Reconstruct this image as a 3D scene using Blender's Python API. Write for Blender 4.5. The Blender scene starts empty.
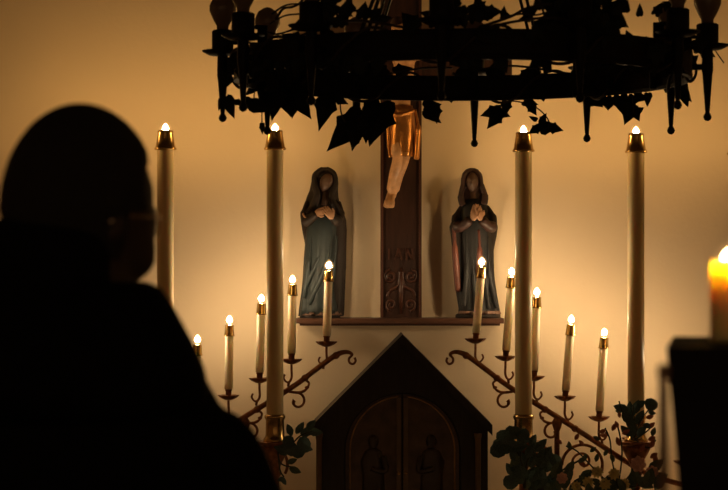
import bpy, math, random
from mathutils import Vector, Matrix
R = random.Random(7)
PI = math.pi
sc = bpy.context.scene
col = sc.collection

# ------------------------------------------------------------------ camera, world, exposure
F = 2064.0            # focal length in pixels of the 728 px wide frame
HY = 270.0            # image row of the eye level
ZC = 1.45             # eye height in metres
cam = bpy.data.cameras.new('camera')
cam.sensor_width = 36.0
cam.lens = F * 36.0 / 728.0
cam.shift_y = (HY - 245.0) / 728.0
cam.clip_start = 0.05
cam.dof.use_dof = True
cam.dof.focus_distance = 8.65
cam.dof.aperture_fstop = cam.lens / 1000.0 / 0.0125
camo = bpy.data.objects.new('camera', cam)
col.objects.link(camo)
camo.location = (0, 0, ZC)
camo.rotation_euler = (PI / 2, 0, 0)
sc.camera = camo
w = bpy.data.worlds.new('world')
sc.world = w
w.use_nodes = True
w.node_tree.nodes['Background'].inputs[0].default_value = (1.0, 0.55, 0.25, 1)
w.node_tree.nodes['Background'].inputs[1].default_value = 0.20
sc.view_settings.view_transform = 'Standard'
sc.view_settings.look = 'None'
sc.view_settings.gamma = 1.0
sc.view_settings.use_curve_mapping = False
sc.view_settings.exposure = 0.0
sc.cycles.use_denoising = True

L_TALL = 720.0        # radiance of the flames of the tall candles
L_SMALL = 335.0       # radiance of the flames on the candelabra
C_TALL = (1.0, 0.58, 0.195)
C_SMALL = (1.0, 0.72, 0.41)


def at(px, py, Y):
    """Real position of something seen at (px, py) that stands Y metres away."""
    return Vector(((px - 364.0) * Y / F, Y, ZC - (py - HY) * Y / F))


# ------------------------------------------------------------------ materials
def mat(name, base, rough=0.6, metal=0.0, spec=0.5, var=0.0, vscale=20.0, bump=0.0, bscale=60.0,
        sss=0.0, sss_r=(0.02, 0.008, 0.003), stretch=None, second=None, trans=0.0):
    m = bpy.data.materials.new(name)
    m.use_nodes = True
    nt = m.node_tree
    b = nt.nodes['Principled BSDF']
    b.inputs['Base Color'].default_value = (*base, 1)
    b.inputs['Roughness'].default_value = rough
    b.inputs['Metallic'].default_value = metal
    b.inputs['Specular IOR Level'].default_value = spec
    if trans:
        b.inputs['Transmission Weight'].default_value = trans
    if sss:
        b.inputs['Subsurface Weight'].default_value = sss
        b.inputs['Subsurface Radius'].default_value = sss_r
        b.inputs['Subsurface Scale'].default_value = 1.0
    if var or bump or second:
        tc = nt.nodes.new('ShaderNodeTexCoord')
        mp = nt.nodes.new('ShaderNodeMapping')
        nt.links.new(tc.outputs['Object'], mp.inputs['Vector'])
        if stretch:
            mp.inputs['Scale'].default_value = stretch
        if var or second:
            n = nt.nodes.new('ShaderNodeTexNoise')
            n.inputs['Scale'].default_value = vscale
            n.inputs['Detail'].default_value = 5
            nt.links.new(mp.outputs['Vector'], n.inputs['Vector'])
            cr = nt.nodes.new('ShaderNodeValToRGB')
            cr.color_ramp.elements[0].position = 0.3
            cr.color_ramp.elements[1].position = 0.7
            c2 = second if second else tuple(min(1, c * (1 + var)) for c in base)
            c1 = base if second else tuple(c * (1 - var) for c in base)
            cr.color_ramp.elements[0].color = (*c1, 1)
            cr.color_ramp.elements[1].color = (*c2, 1)
            nt.links.new(n.outputs['Fac'], cr.inputs['Fac'])
            nt.links.new(cr.outputs['Color'], b.inputs['Base Color'])
        if bump:
            n2 = nt.nodes.new('ShaderNodeTexNoise')
            n2.inputs['Scale'].default_value = bscale
            n2.inputs['Detail'].default_value = 6
            nt.links.new(mp.outputs['Vector'], n2.inputs['Vector'])
            bp = nt.nodes.new('ShaderNodeBump')
            bp.inputs['Strength'].default_value = bump
            bp.inputs['Distance'].default_value = 0.01
            nt.links.new(n2.outputs['Fac'], bp.inputs['Height'])
            nt.links.new(bp.outputs['Normal'], b.inputs['Normal'])
    return m


def flame_mat(name, color, strength):
    m = bpy.data.materials.new(name)
    m.use_nodes = True
    nt = m.node_tree
    nt.nodes.clear()
    o = nt.nodes.new('ShaderNodeOutputMaterial')
    e = nt.nodes.new('ShaderNodeEmission')
    e.inputs['Color'].default_value = (*color, 1)
    e.inputs['Strength'].default_value = strength
    nt.links.new(e.outputs[0], o.inputs['Surface'])
    return m


def glow_shell_mat(name, color, strength, opacity):
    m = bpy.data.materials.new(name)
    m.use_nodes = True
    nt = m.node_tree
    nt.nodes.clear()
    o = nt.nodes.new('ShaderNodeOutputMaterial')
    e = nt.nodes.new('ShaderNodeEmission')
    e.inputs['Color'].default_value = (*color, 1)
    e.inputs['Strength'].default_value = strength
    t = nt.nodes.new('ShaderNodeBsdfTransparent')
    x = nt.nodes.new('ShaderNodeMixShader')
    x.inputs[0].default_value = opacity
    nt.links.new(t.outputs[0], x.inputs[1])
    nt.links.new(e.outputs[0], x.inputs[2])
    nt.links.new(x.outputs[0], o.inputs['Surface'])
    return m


M = dict(
    plaster=mat('cream_plaster', (0.84, 0.67, 0.46), 0.9, spec=0.2, var=0.035, vscale=1.6, bump=0.10, bscale=45),
    floor=mat('stone_floor', (0.22, 0.17, 0.13), 0.5, var=0.2, vscale=4),
    ceil=mat('dark_timber', (0.10, 0.06, 0.04), 0.7, var=0.3, vscale=6, stretch=(1, 12, 1)),
    iron=mat('black_iron', (0.005, 0.0045, 0.004), 0.6, spec=0.2, bump=0.15, bscale=80),
    bulb=mat('unlit_bulb_glass', (0.16, 0.115, 0.08), 0.25, spec=0.5),
    ivy=mat('dark_ivy', (0.006, 0.009, 0.005), 0.6, var=0.5, vscale=14, spec=0.2),
    vine=mat('ivy_stem', (0.020, 0.012, 0.007), 0.7, var=0.3, vscale=30),
    brass=mat('brass', (0.58, 0.38, 0.15), 0.24, metal=1.0, var=0.12, vscale=40),
    oldbrass=mat('aged_brass', (0.25, 0.105, 0.042), 0.28, metal=0.85, var=0.35, vscale=60),
    wax=mat('ivory_wax', (0.92, 0.80, 0.58), 0.45, spec=0.4, var=0.04, vscale=6, sss=0.25, sss_r=(0.02, 0.009, 0.003)),
    tallwax=mat('ivory_tube', (0.95, 0.74, 0.40), 0.42, spec=0.45, var=0.05, vscale=5, sss=0.6, sss_r=(0.018, 0.013, 0.008)),
    nearwax=mat('honey_wax', (0.95, 0.74, 0.34), 0.5, sss=1.0, sss_r=(0.034, 0.024, 0.012), var=0.05, vscale=20),
    wick=mat('wick', (0.02, 0.015, 0.01), 0.9, var=0.2),
    crosswood=mat('dark_oak', (0.032, 0.012, 0.007), 0.38, spec=0.45, var=0.4, vscale=9, stretch=(6, 6, 0.7), bump=0.15),
    crossedge=mat('red_brown_oak', (0.060, 0.020, 0.010), 0.42, var=0.3, vscale=9, stretch=(6, 6, 0.7)),
    shelf=mat('shelf_wood', (0.075, 0.029, 0.014), 0.5, var=0.25, vscale=8, stretch=(0.7, 6, 6)),
    tab=mat('blackened_wood', (0.022, 0.015, 0.011), 0.5, spec=0.35, var=0.35, vscale=9, stretch=(5, 5, 0.8)),
    tabdoor=mat('painted_door_panel', (0.085, 0.048, 0.028), 0.5, var=0.45, vscale=16),
    tabpost=mat('brown_post', (0.13, 0.078, 0.042), 0.5, var=0.25, vscale=12),
    gilt=mat('dull_gilding', (0.42, 0.25, 0.10), 0.35, metal=0.7, var=0.25, vscale=40),
    relief=mat('dark_relief', (0.042, 0.024, 0.015), 0.45, var=0.3, vscale=20),
    blue=mat('statue_blue_paint', (0.021, 0.028, 0.029), 0.55, spec=0.3, var=0.35, vscale=14, bump=0.1),
    navy=mat('statue_dark_blue_paint', (0.014, 0.0135, 0.0135), 0.55, spec=0.3, var=0.35, vscale=14, bump=0.1),
    veil=mat('statue_brown_veil_paint', (0.020, 0.013, 0.010), 0.55, spec=0.25, var=0.35, vscale=14, bump=0.1),
    red=mat('statue_red_paint', (0.10, 0.026, 0.013), 0.55, var=0.3, vscale=14),
    rose=mat('statue_hem_paint', (0.16, 0.085, 0.055), 0.5, var=0.3, vscale=25),
    hair=mat('statue_hair_paint', (0.034, 0.013, 0.009), 0.5, var=0.4, vscale=40),
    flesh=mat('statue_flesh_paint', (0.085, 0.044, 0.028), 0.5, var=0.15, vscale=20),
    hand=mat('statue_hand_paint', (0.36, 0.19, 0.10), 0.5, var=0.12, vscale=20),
    corpus=mat('carved_flesh', (0.50, 0.27, 0.13), 0.42, var=0.25, vscale=30),
    gold=mat('gilded_loincloth', (0.46, 0.20, 0.055), 0.30, metal=0.85, var=0.2, vscale=40, bump=0.25, bscale=90),
    leaf=mat('dark_green_leaf', (0.075, 0.115, 0.065), 0.45, var=0.4, vscale=12),
    teal=mat('blue_green_leaf', (0.050, 0.095, 0.080), 0.45, var=0.4, vscale=12),
    stem=mat('flower_stem', (0.035, 0.045, 0.02), 0.6, var=0.3),
    rust=mat('rust_red_leaf', (0.34, 0.11, 0.045), 0.5, var=0.4, vscale=18),
    petal=mat('pale_rose_petal', (0.72, 0.44, 0.36), 0.55, var=0.15, vscale=25),
    yellow=mat('green_yellow_petal', (0.55, 0.46, 0.17), 0.55, var=0.2, vscale=25),
    vase=mat('dark_vase', (0.05, 0.045, 0.04), 0.3, var=0.2),
    linen=mat('altar_cloth', (0.78, 0.68, 0.54), 0.8, var=0.05, vscale=8),
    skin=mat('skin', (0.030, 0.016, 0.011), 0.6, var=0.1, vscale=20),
    hairb=mat('short_black_hair', (0.004, 0.0032, 0.003), 0.85, var=0.3, vscale=90, bump=0.5, bscale=220),
    coat=mat('black_coat_cloth', (0.003, 0.003, 0.0034), 0.9, spec=0.1, var=0.3, vscale=30, bump=0.2, bscale=200),
    trouser=mat('dark_trouser_cloth', (0.010, 0.010, 0.012), 0.9, spec=0.1, var=0.3, vscale=30),
    shoe=mat('black_shoe_leather', (0.01, 0.01, 0.01), 0.4, var=0.2),
    specs=mat('spectacle_metal', (0.6, 0.5, 0.4), 0.2, metal=1.0, var=0.1),
    lens=mat('spectacle_lens', (1, 1, 1), 0.02, trans=1.0, var=0.001),
    blackwood=mat('black_lectern_wood', (0.006, 0.005, 0.005), 0.75, spec=0.15, var=0.3, vscale=12),
    palepost=mat('pale_wood', (0.30, 0.20, 0.12), 0.6, var=0.2, vscale=10, stretch=(4, 4, 0.6)),
    palecap=mat('brown_cap', (0.15, 0.09, 0.05), 0.5, var=0.2),
    f_tall=flame_mat('tall_candle_flame', C_TALL, L_TALL),
    f_small=flame_mat('candelabra_flame', C_SMALL, L_SMALL),
    f_near=flame_mat('near_candle_flame', (1.0, 0.66, 0.28), 60.0),
    glow_shell=glow_shell_mat('flame_glow_shell', (1.0, 0.55, 0.20), 1.35, 0.22),  # see-through amber emission, paints a soft halo round the flames
)

# ------------------------------------------------------------------ geometry helpers
ORIG = {}


class MB:
    """Collects shapes (world coordinates) and links them as one mesh object."""

    def __init__(self):
        self.v, self.f = [], []

    def add(self, vs, fs):
        n = len(self.v)
        self.v += [Vector(p) for p in vs]
        self.f += [tuple(i + n for i in q) for q in fs]
        return self

    def box(self, lo, hi, mtx=None):
        (x0, y0, z0), (x1, y1, z1) = lo, hi
        vs = [Vector(p) for p in ((x0, y0, z0), (x1, y0, z0), (x1, y1, z0), (x0, y1, z0),
                                  (x0, y0, z1), (x1, y0, z1), (x1, y1, z1), (x0, y1, z1))]
        if mtx:
            vs = [mtx @ p for p in vs]
        return self.add(vs, [(3, 2, 1, 0), (4, 5, 6, 7), (0, 1, 5, 4), (1, 2, 6, 5), (2, 3, 7, 6), (3, 0, 4, 7)])

    def bar(self, a, b, wx, wy):
        """Square bar from a to b, wx wide, wy deep."""
        a, b = Vector(a), Vector(b)
        d = (b - a).normalized()
        y = Vector((0, 1, 0))
        if abs(d.dot(y)) > 0.95:
            y = Vector((0, 0, 1))
        x = d.cross(y).normalized()
        y = x.cross(d).normalized()
        vs = []
        for p in (a, b):
            for sx, sy in ((-1, -1), (1, -1), (1, 1), (-1, 1)):
                vs.append(p + x * sx * wx / 2 + y * sy * wy / 2)
        return self.add(vs, [(3, 2, 1, 0), (4, 5, 6, 7), (0, 1, 5, 4), (1, 2, 6, 5), (2, 3, 7, 6), (3, 0, 4, 7)])

    def lathe(self, prof, c=(0, 0, 0), seg=24, axis=None):
        """prof: list of (radius, height). Closed by caps where the radius is 0 or not."""
        c = Vector(c)
        rot = Matrix.Identity(3)
        if axis is not None:
            rot = Vector((0, 0, 1)).rotation_difference(Vector(axis).normalized()).to_matrix()
        vs, fs = [], []
        for r, h in prof:
            for k in range(seg):
                t = 2 * PI * k / seg
                vs.append(c + rot @ Vector((r * math.cos(t), r * math.sin(t), h)))
        for i in range(len(prof) - 1):
            for k in range(seg):
                k2 = (k + 1) % seg
                fs.append((i * seg + k, i * seg + k2, (i + 1) * seg + k2, (i + 1) * seg + k))
        fs.append(tuple(reversed(range(seg))))
        fs.append(tuple(range((len(prof) - 1) * seg, len(prof) * seg)))
        return self.add(vs, fs)

    def tube(self, pts, rad, seg=8, flat=1.0):
        pts = [Vector(p) for p in pts]
        n = len(pts)
        if not hasattr(rad, '__len__'):
            rad = [rad] * n
        vs, fs = [], []
        up = None
        for i, p in enumerate(pts):
            d = (pts[min(i + 1, n - 1)] - pts[max(i - 1, 0)]).normalized()
            if up is None:
                up = Vector((0, 1, 0)) if abs(d.y) < 0.9 else Vector((1, 0, 0))
            a = d.cross(up)
            if a.length < 1e-4:
                a = d.orthogonal()
            a.normalize()
            up = a.cross(d).normalized()
            for k in range(seg):
                t = 2 * PI * k / seg
                vs.append(p + (a * math.cos(t) + up * math.sin(t) * flat) * rad[i])
        for i in range(n - 1):
            for k in range(seg):
                k2 = (k + 1) % seg
                fs.append((i * seg + k, i * seg + k2, (i + 1) * seg + k2, (i + 1) * seg + k))
        fs.append(tuple(reversed(range(seg))))
        fs.append(tuple(range((n - 1) * seg, n * seg)))
        return self.add(vs, fs)

    def ball(self, c, r, seg=12, rings=8, mtx=None):
        """r: radius or (rx, ry, rz)."""
        if not hasattr(r, '__len__'):
            r = (r, r, r)
        c = Vector(c)
        vs, fs = [], []
        for i in range(rings + 1):
            th = PI * i / rings
            s = max(math.sin(th), 0.02)
            for k in range(seg):
                t = 2 * PI * k / seg
                p = Vector((r[0] * s * math.cos(t), r[1] * s * math.sin(t), -r[2] * math.cos(th)))
                vs.append(c + (mtx @ p if mtx else p))
        for i in range(rings):
            for k in range(seg):
                k2 = (k + 1) % seg
                fs.append((i * seg + k, i * seg + k2, (i + 1) * seg + k2, (i + 1) * seg + k))
        fs.append(tuple(reversed(range(seg))))
        fs.append(tuple(range(rings * seg, (rings + 1) * seg)))
        return self.add(vs, fs)

    def loft(self, rings, seg=48):
        """rings: (cx, cy, z, rx, ry, amp, n, phase); amp = depth of the folds."""
        vs, fs = [], []
        for (cx, cy, z, rx, ry, amp, n, ph) in rings:
            for k in range(seg):
                t = 2 * PI * k / seg
                s = 1 + amp * (math.sin(n * t + ph) + 0.45 * math.sin((n * 2 + 1) * t + ph * 1.7))
                vs.append(Vector((cx + rx * s * math.cos(t), cy + ry * s * math.sin(t), z)))
        for i in range(len(rings) - 1):
            for k in range(seg):
                k2 = (k + 1) % seg
                fs.append((i * seg + k, i * seg + k2, (i + 1) * seg + k2, (i + 1) * seg + k))
        fs.append(tuple(reversed(range(seg))))
        fs.append(tuple(range((len(rings) - 1) * seg, len(rings) * seg)))
        return self.add(vs, fs)

    def prism(self, poly, y0, y1):
        """Polygon of (x, z) pushed from y0 to y1 (poly counter-clockwise seen from -Y)."""
        n = len(poly)
        vs = [Vector((x, y0, z)) for x, z in poly] + [Vector((x, y1, z)) for x, z in poly]
        fs = [tuple(range(n)), tuple(reversed(range(n, 2 * n)))]
        for k in range(n):
            k2 = (k + 1) % n
            fs.append((k2, k, n + k, n + k2))
        return self.add(vs, fs)

    def build(self, name, material, parent=None, smooth=True, origin=None, fuse=None, smooth_it=2):
        if parent is not None:
            o0 = ORIG[parent.name]
        else:
            o0 = Vector(origin) if origin is not None else Vector((0, 0, 0))
        me = bpy.data.meshes.new(name)
        me.from_pydata([p - o0 for p in self.v], [], self.f)
        me.update()
        if fuse:
            tmp = bpy.data.objects.new('tmp', me)
            col.objects.link(tmp)
            md = tmp.modifiers.new('r', 'REMESH')
            md.mode = 'VOXEL'
            md.voxel_size = fuse
            if smooth_it:
                ms = tmp.modifiers.new('s', 'SMOOTH')
                ms.factor = 0.5
                ms.iterations = smooth_it
            bpy.context.view_layer.update()
            dg = bpy.context.evaluated_depsgraph_get()
            me2 = bpy.data.meshes.new_from_object(tmp.evaluated_get(dg))
            bpy.data.objects.remove(tmp)
            bpy.data.meshes.remove(me)
            me = me2
            me.name = name
        me.materials.clear()
        me.materials.append(material)
        for p in me.polygons:
            p.use_smooth = smooth
        o = bpy.data.objects.new(name, me)
        col.objects.link(o)
        if parent is not None:
            o.parent = parent
        else:
            o.location = o0
        ORIG[o.name] = o0
        return o


def tag(o, label=None, cat=None, group=None, kind=None):
    if label:
        o['label'] = label
    if cat:
        o['category'] = cat
    if group:
        o['group'] = group
    if kind:
        o['kind'] = kind
    return o


def thing(name, loc, label, cat, group=None):
    o = bpy.data.objects.new(name, None)
    o.empty_display_size = 0.05
    col.objects.link(o)
    o.location = loc
    ORIG[o.name] = Vector(loc)
    return tag(o, label, cat, group)


def place(name, me, parent, mtx):
    """Another object that shares mesh data; mtx is in world space."""
    o = bpy.data.objects.new(name, me)
    col.objects.link(o)
    o.parent = parent
    o.matrix_basis = Matrix.Translation(-ORIG[parent.name]) @ mtx
    return o


def basis(pos, tip, normal, s=1.0, sy=None):
    """Matrix that turns a leaf (tip +x, face +z) to point along tip and face normal."""
    t = Vector(tip).normalized()
    n = Vector(normal)
    n = (n - t * n.dot(t))
    if n.length < 1e-4:
        n = t.orthogonal()
    n.normalize()
    b = n.cross(t)
    sy = s if sy is None else sy
    m = Matrix((t * s, b * sy, n * s)).transposed().to_4x4()
    return Matrix.Translation(Vector(pos)) @ m


def smooth_path(pts, n=6):
    """Catmull-Rom through the points."""
    P = [Vector(p) for p in pts]
    out = []
    for i in range(len(P) - 1):
        a, b, c, d = P[max(i - 1, 0)], P[i], P[i + 1], P[min(i + 2, len(P) - 1)]
        for k in range(n):
            t = k / n
            out.append(0.5 * ((2 * b) + (c - a) * t + (2 * a - 5 * b + 4 * c - d) * t * t
                              + (3 * b - a - 3 * c + d) * t ** 3))
    out.append(P[-1])
    return out


def spiral(c, r0, r1, a0, a1, Y, n=18):
    """Points on a spiral in the XZ plane at depth Y."""
    return [Vector((c[0] + (r0 + (r1 - r0) * k / n) * math.cos(a0 + (a1 - a0) * k / n), Y,
                    c[1] + (r0 + (r1 - r0) * k / n) * math.sin(a0 + (a1 - a0) * k / n))) for k in range(n + 1)]


# ------------------------------------------------------------------ the room
YW = 9.0
def structure(name, lo, hi, m):
    return tag(MB().box(lo, hi).build(name, m, smooth=False), kind='structure')
structure('floor', (-4.2, -2.0, -0.1), (4.6, YW + 0.2, 0.0), M['floor'])
structure('wall_back', (-4.2, YW, 0.0), (4.6, YW + 0.2, 4.2), M['plaster'])
structure('wall_left', (-4.4, -2.0, 0.0), (-4.2, YW + 0.2, 4.2), M['plaster'])
structure('wall_right', (4.6, -2.0, 0.0), (4.8, YW + 0.2, 4.2), M['plaster'])
structure('ceiling', (-4.4, -2.0, 4.2), (4.8, YW + 0.2, 4.3), M['ceil'])

# ------------------------------------------------------------------ low altar that carries tabernacle and candelabra
AT = 0.46
al = thing('altar_table', (0.15, 8.6, 0), 'low altar table under the gabled tabernacle and the candelabra', 'table')
MB().box((-1.48, 8.20, AT - 0.05), (1.78, 8.985, AT)).build('table_top', M['linen'], al, smooth=False)
MB().box((-1.40, 8.26, 0.0), (1.70, 8.97, AT - 0.05)).build('table_body', M['tab'], al, smooth=False)

# ------------------------------------------------------------------ wall shelf, cross
SY0 = 8.785
a = at(296, 318.5, SY0)
b = at(504, 323.5, SY0)
ST = a.z
shelf = thing('wall_shelf', (0.17, 8.9, b.z), 'long narrow brown wooden wall shelf under the two statues', 'shelf')
MB().box((a.x, SY0, b.z), (b.x, YW, a.z)).build('board', M['shelf'], shelf, smooth=False)
MB().box((a.x + 0.015, SY0 + 0.03, b.z - 0.010), (b.x - 0.015, YW, b.z)).build('moulding', M['shelf'], shelf, smooth=False)

CX = at(401, 0, 8.95).x
cross = thing('wall_crucifix_cross', (CX, 8.95, ST), 'tall dark carved wooden cross on the wall between the statues', 'cross')
hw = 0.083
TOPZ = at(401, -25, 8.95).z
MB().box((CX - hw, 8.945, ST + 0.001), (CX + hw, 8.998, TOPZ)).build('upright', M['crosswood'], cross, smooth=False)
for s in (-1, 1):
    MB().box((CX + s * hw - 0.006, 8.930, ST + 0.001), (CX + s * hw + 0.006, 8.998, TOPZ)).build('edge_moulding', M['crossedge'], cross, smooth=False)
bz0, bz1 = at(0, 82, 8.95).z, at(0, 40, 8.95).z
MB().box((CX - 0.48, 8.935, bz0), (CX + 0.48, 8.998, bz1)).build('crossbeam', M['crosswood'], cross, smooth=False)
for zz in (bz0, bz1):
    MB().box((CX - 0.48, 8.926, zz - 0.006), (CX + 0.48, 8.998, zz + 0.006)).build('edge_moulding', M['crossedge'], cross, smooth=False)
# carved letters and scrolls on the foot of the cross
def cz(py): return at(0, py, 8.945).z
def cxp(px): return at(px, 0, 8.945).x
let = MB()
def stroke(x0, y0, x1, y1, wd=0.008):
    let.bar((cxp(x0), 8.943, cz(y0)), (cxp(x1), 8.943, cz(y1)), wd, 0.010)
stroke(389, 248.5, 389, 260)
stroke(395, 260, 398.5, 248.5); stroke(402, 260, 398.5, 248.5); stroke(396.3, 256, 400.8, 256, 0.006)
stroke(406.5, 260, 406.5, 248.5); stroke(406.5, 248.5, 412.5, 260); stroke(412.5, 260, 412.5, 248.5)
let.build('carved_letters', M['crossedge'], cross, smooth=False)
def cscroll(px, py, r, s, turns=1.6, a0=PI / 2):
    MB().tube(spiral((cxp(px), cz(py)), r, r * 0.25, a0, a0 + s * 2 * PI * turns, 8.943, 30), 0.0055, 6).build('carved_scroll', M['crossedge'], cross)
cscroll(390, 276.5, 0.030, 1); cscroll(411, 276.5, 0.030, -1)
cscroll(391, 305, 0.026, -1, 1.4, -PI / 2); cscroll(410, 305, 0.026, 1, 1.4, -PI / 2)
for s in (-1, 1):
    MB().tube(smooth_path([(CX + s * 0.005, 8.943, cz(271)), (CX + s * 0.012, 8.943, cz(285)), (CX + s * 0.05, 8.943, cz(291)),
                           (CX + s * 0.062, 8.943, cz(297))], 6), [0.007] * 18 + [0.004], 6).build('carved_stem', M['crossedge'], cross)
MB().tube([(CX, 8.943, cz(268)), (CX, 8.943, cz(290)), (CX, 8.943, cz(314))], [0.006, 0.012, 0.005], 8).build('carved_stem', M['crossedge'], cross)


# ------------------------------------------------------------------ heads (shared by statues, corpus and person)
def head_shape(mb, c, s, rot, ears=True, offset=0.0, skip=None, features=True, cheek=0.0):
    """Head of height 0.236*s around c; local face direction +y before rot."""
    c = Vector(c)
    seg, rings = 36, 26
    vs, fs = [], []
    ok = {}
    for i in range(rings + 1):
        th = PI * i / rings
        st = max(math.sin(th), 0.015)
        for k in range(seg):
            t = 2 * PI * k / seg
            d = Vector((st * math.cos(t), st * math.sin(t), -math.cos(th)))
            x, y, z = d.x * 0.074, d.y * 0.096, d.z * 0.118
            if d.z < 0:
                q = -d.z
                x *= 1 - 0.30 * q
                if d.y < 0:
                    y *= 1 - 0.38 * q
                else:
                    y *= 1 + 0.06 * q
            p = Vector((x, y, z))
            n = d
            if features:
                def g(cx_, cz_, wx, wz, h):
                    if d.y <= 0:
                        return 0.0
                    return h * math.exp(-((d.x - cx_) / wx) ** 2 - ((d.z - cz_) / wz) ** 2)
                bump = (g(0, -0.14, 0.12, 0.17, 0.020) + g(0, 0.02, 0.08, 0.14, 0.008) + g(0, -0.46, 0.22, 0.05, 0.005)
                        + g(0, -0.80, 0.28, 0.14, 0.006) + g(-0.36, 0.07, 0.16, 0.09, -0.009) + g(0.36, 0.07, 0.16, 0.09, -0.009)
                        + g(0, 0.26, 0.6, 0.08, 0.004) + g(-0.60, -0.50, 0.30, 0.22, cheek) + g(0.60, -0.50, 0.30, 0.22, cheek))
                p += n * bump
            p += n * (offset(d) if callable(offset) else offset)
            ok[i * seg + k] = not (skip and skip(d))
            vs.append(c + rot @ (p * s))
    for i in range(rings):
        for k in range(seg):
            k2 = (k + 1) % seg
            f = (i * seg + k, i * seg + k2, (i + 1) * seg + k2, (i + 1) * seg + k)
            if all(ok[j] for j in f):
                fs.append(f)
    if not skip:
        fs.append(tuple(reversed(range(seg))))
        fs.append(tuple(range(rings * seg, (rings + 1) * seg)))
    mb.add(vs, fs)
    if ears:
        for sx in (-1, 1):
            e = Matrix.Rotation(sx * 0.35, 3, 'Z')
            mb.ball(c + rot @ (Vector((sx * 0.078, -0.008, -0.008)) * s), (0.008 * s, 0.018 * s, 0.031 * s), 10, 8, rot @ e)


def rotz(a): return Matrix.Rotation(a, 3, 'Z')


# ------------------------------------------------------------------ corpus on the cross
def corpus():
    Y = 8.885
    def p(px, py, dy=0.0):
        q = at(px, py, Y)
        q.y = Y + dy
        return q
    c = thing('crucifix_figure', (CX, Y, at(0, 206, Y).z), 'small carved crucified figure with gilded loincloth on the dark cross', 'figurine')
    b_ = MB()
    # torso, legs, feet
    b_.tube(smooth_path([p(401, 112), p(401, 98), p(403, 80, -0.01), p(404, 62, -0.005), p(403, 50)], 5),
            [0.042] * 5 + [0.040] * 5 + [0.045] * 5 + [0.050] * 5 + [0.030], 14, 0.72)
    for dx, dy in ((-4.5, -0.02), (4.5, -0.012)):
        b_.tube(smooth_path([p(402 + dx, 112), p(401 + dx * 1.05, 136, dy), p(401 + dx * 0.8, 158, dy * 2.0),
                             p(396 + dx * 0.55, 176, dy), p(392.5 + dx * 0.35, 192, 0.0), p(391 + dx * 0.4, 197, -0.004)], 5),
                [0.031] * 5 + [0.029] * 5 + [0.022] * 5 + [0.021] * 5 + [0.014] * 5 + [0.013], 12)
        b_.tube(smooth_path([p(391 + dx * 0.4, 195, 0), p(389.5 + dx * 0.4, 202, -0.020), p(388.5 + dx * 0.5, 208, -0.026)], 4),
                [0.013] * 4 + [0.016] * 4 + [0.009], 10)
    # arms and hands
    for s in (-1, 1):
        b_.tube(smooth_path([p(403 + s * 12, 56), p(401 + s * 40, 50, 0.0), p(401 + s * 70, 45, 0.01), p(401 + s * 92, 43, 0.018)], 5),
                [0.022] * 5 + [0.018] * 5 + [0.014] * 5 + [0.011], 10)
        hc = p(401 + s * 97, 42.5, 0.016)
        b_.ball(hc, (0.020, 0.008, 0.014), 10, 8)
        for k in range(4):
            b_.tube([hc + Vector((s * 0.014, -0.002, 0.009 - k * 0.006)), hc + Vector((s * 0.030, -0.010, 0.010 - k * 0.007)),
                     hc + Vector((s * 0.036, -0.018, 0.006 - k * 0.006))], [0.0045, 0.004, 0.003], 6)
        b_.tube([hc + Vector((0, -0.004, 0.010)), hc + Vector((s * 0.012, -0.012, 0.019))], [0.0045, 0.003], 6)
    b_.tube([p(403, 52), p(401, 40, -0.02)], [0.020, 0.018], 10)
    rot = rotz(PI) @ Matrix.Rotation(-0.35, 3, 'X') @ Matrix.Rotation(0.2, 3, 'Y')
    head_shape(b_, p(399, 31, -0.03), 0.46, rot, ears=False)
    b_.build('body', M['corpus'], c, fuse=0.0035, smooth_it=3)
    h_ = MB()
    head_shape(h_, p(399, 31, -0.03), 0.46, rot, ears=False, offset=0.013, skip=lambda d: d.y > 0.25 and d.z < 0.55, features=False)
    h_.build('hair', M['hair'], c)
    l_ = MB()
    prof = [(106, 30, 10.5, 0.03), (112, 32, 12.5, 0.05), (122, 30, 13.0, 0.06), (136, 27, 13.5, 0.07), (150, 25, 13.0, 0.09), (157, 23, 12.0, 0.10)]
    l_.loft([(p(402.0, py).x, Y - 0.016, p(0, py).z, hw_ / 234.0, 0.046, am, 5, py * 0.05)
             for py, _, hw_, am in reversed(prof)], 44)
    l_.build('loincloth', M['gold'], c)
    k_ = MB()
    k_.tube(smooth_path([p(388, 112, -0.05), p(399, 116, -0.066), p(414, 111, -0.045)], 6), 0.008, 8)
    k_.tube(smooth_path([p(415, 110, -0.03), p(418, 128, -0.036), p(417, 146, -0.034), p(416, 160, -0.034)], 6),
            [0.006] * 6 + [0.013] * 6 + [0.013] * 6 + [0.008], 8)
    k_.tube(smooth_path([p(389, 112, -0.03), p(388, 130, -0.04), p(389, 150, -0.036), p(390, 158, -0.03)], 6),
            [0.006] * 6 + [0.008] * 6 + [0.006] * 6 + [0.004], 8)
    k_.build('loincloth_knot', M['gold'], c)
corpus()


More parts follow.
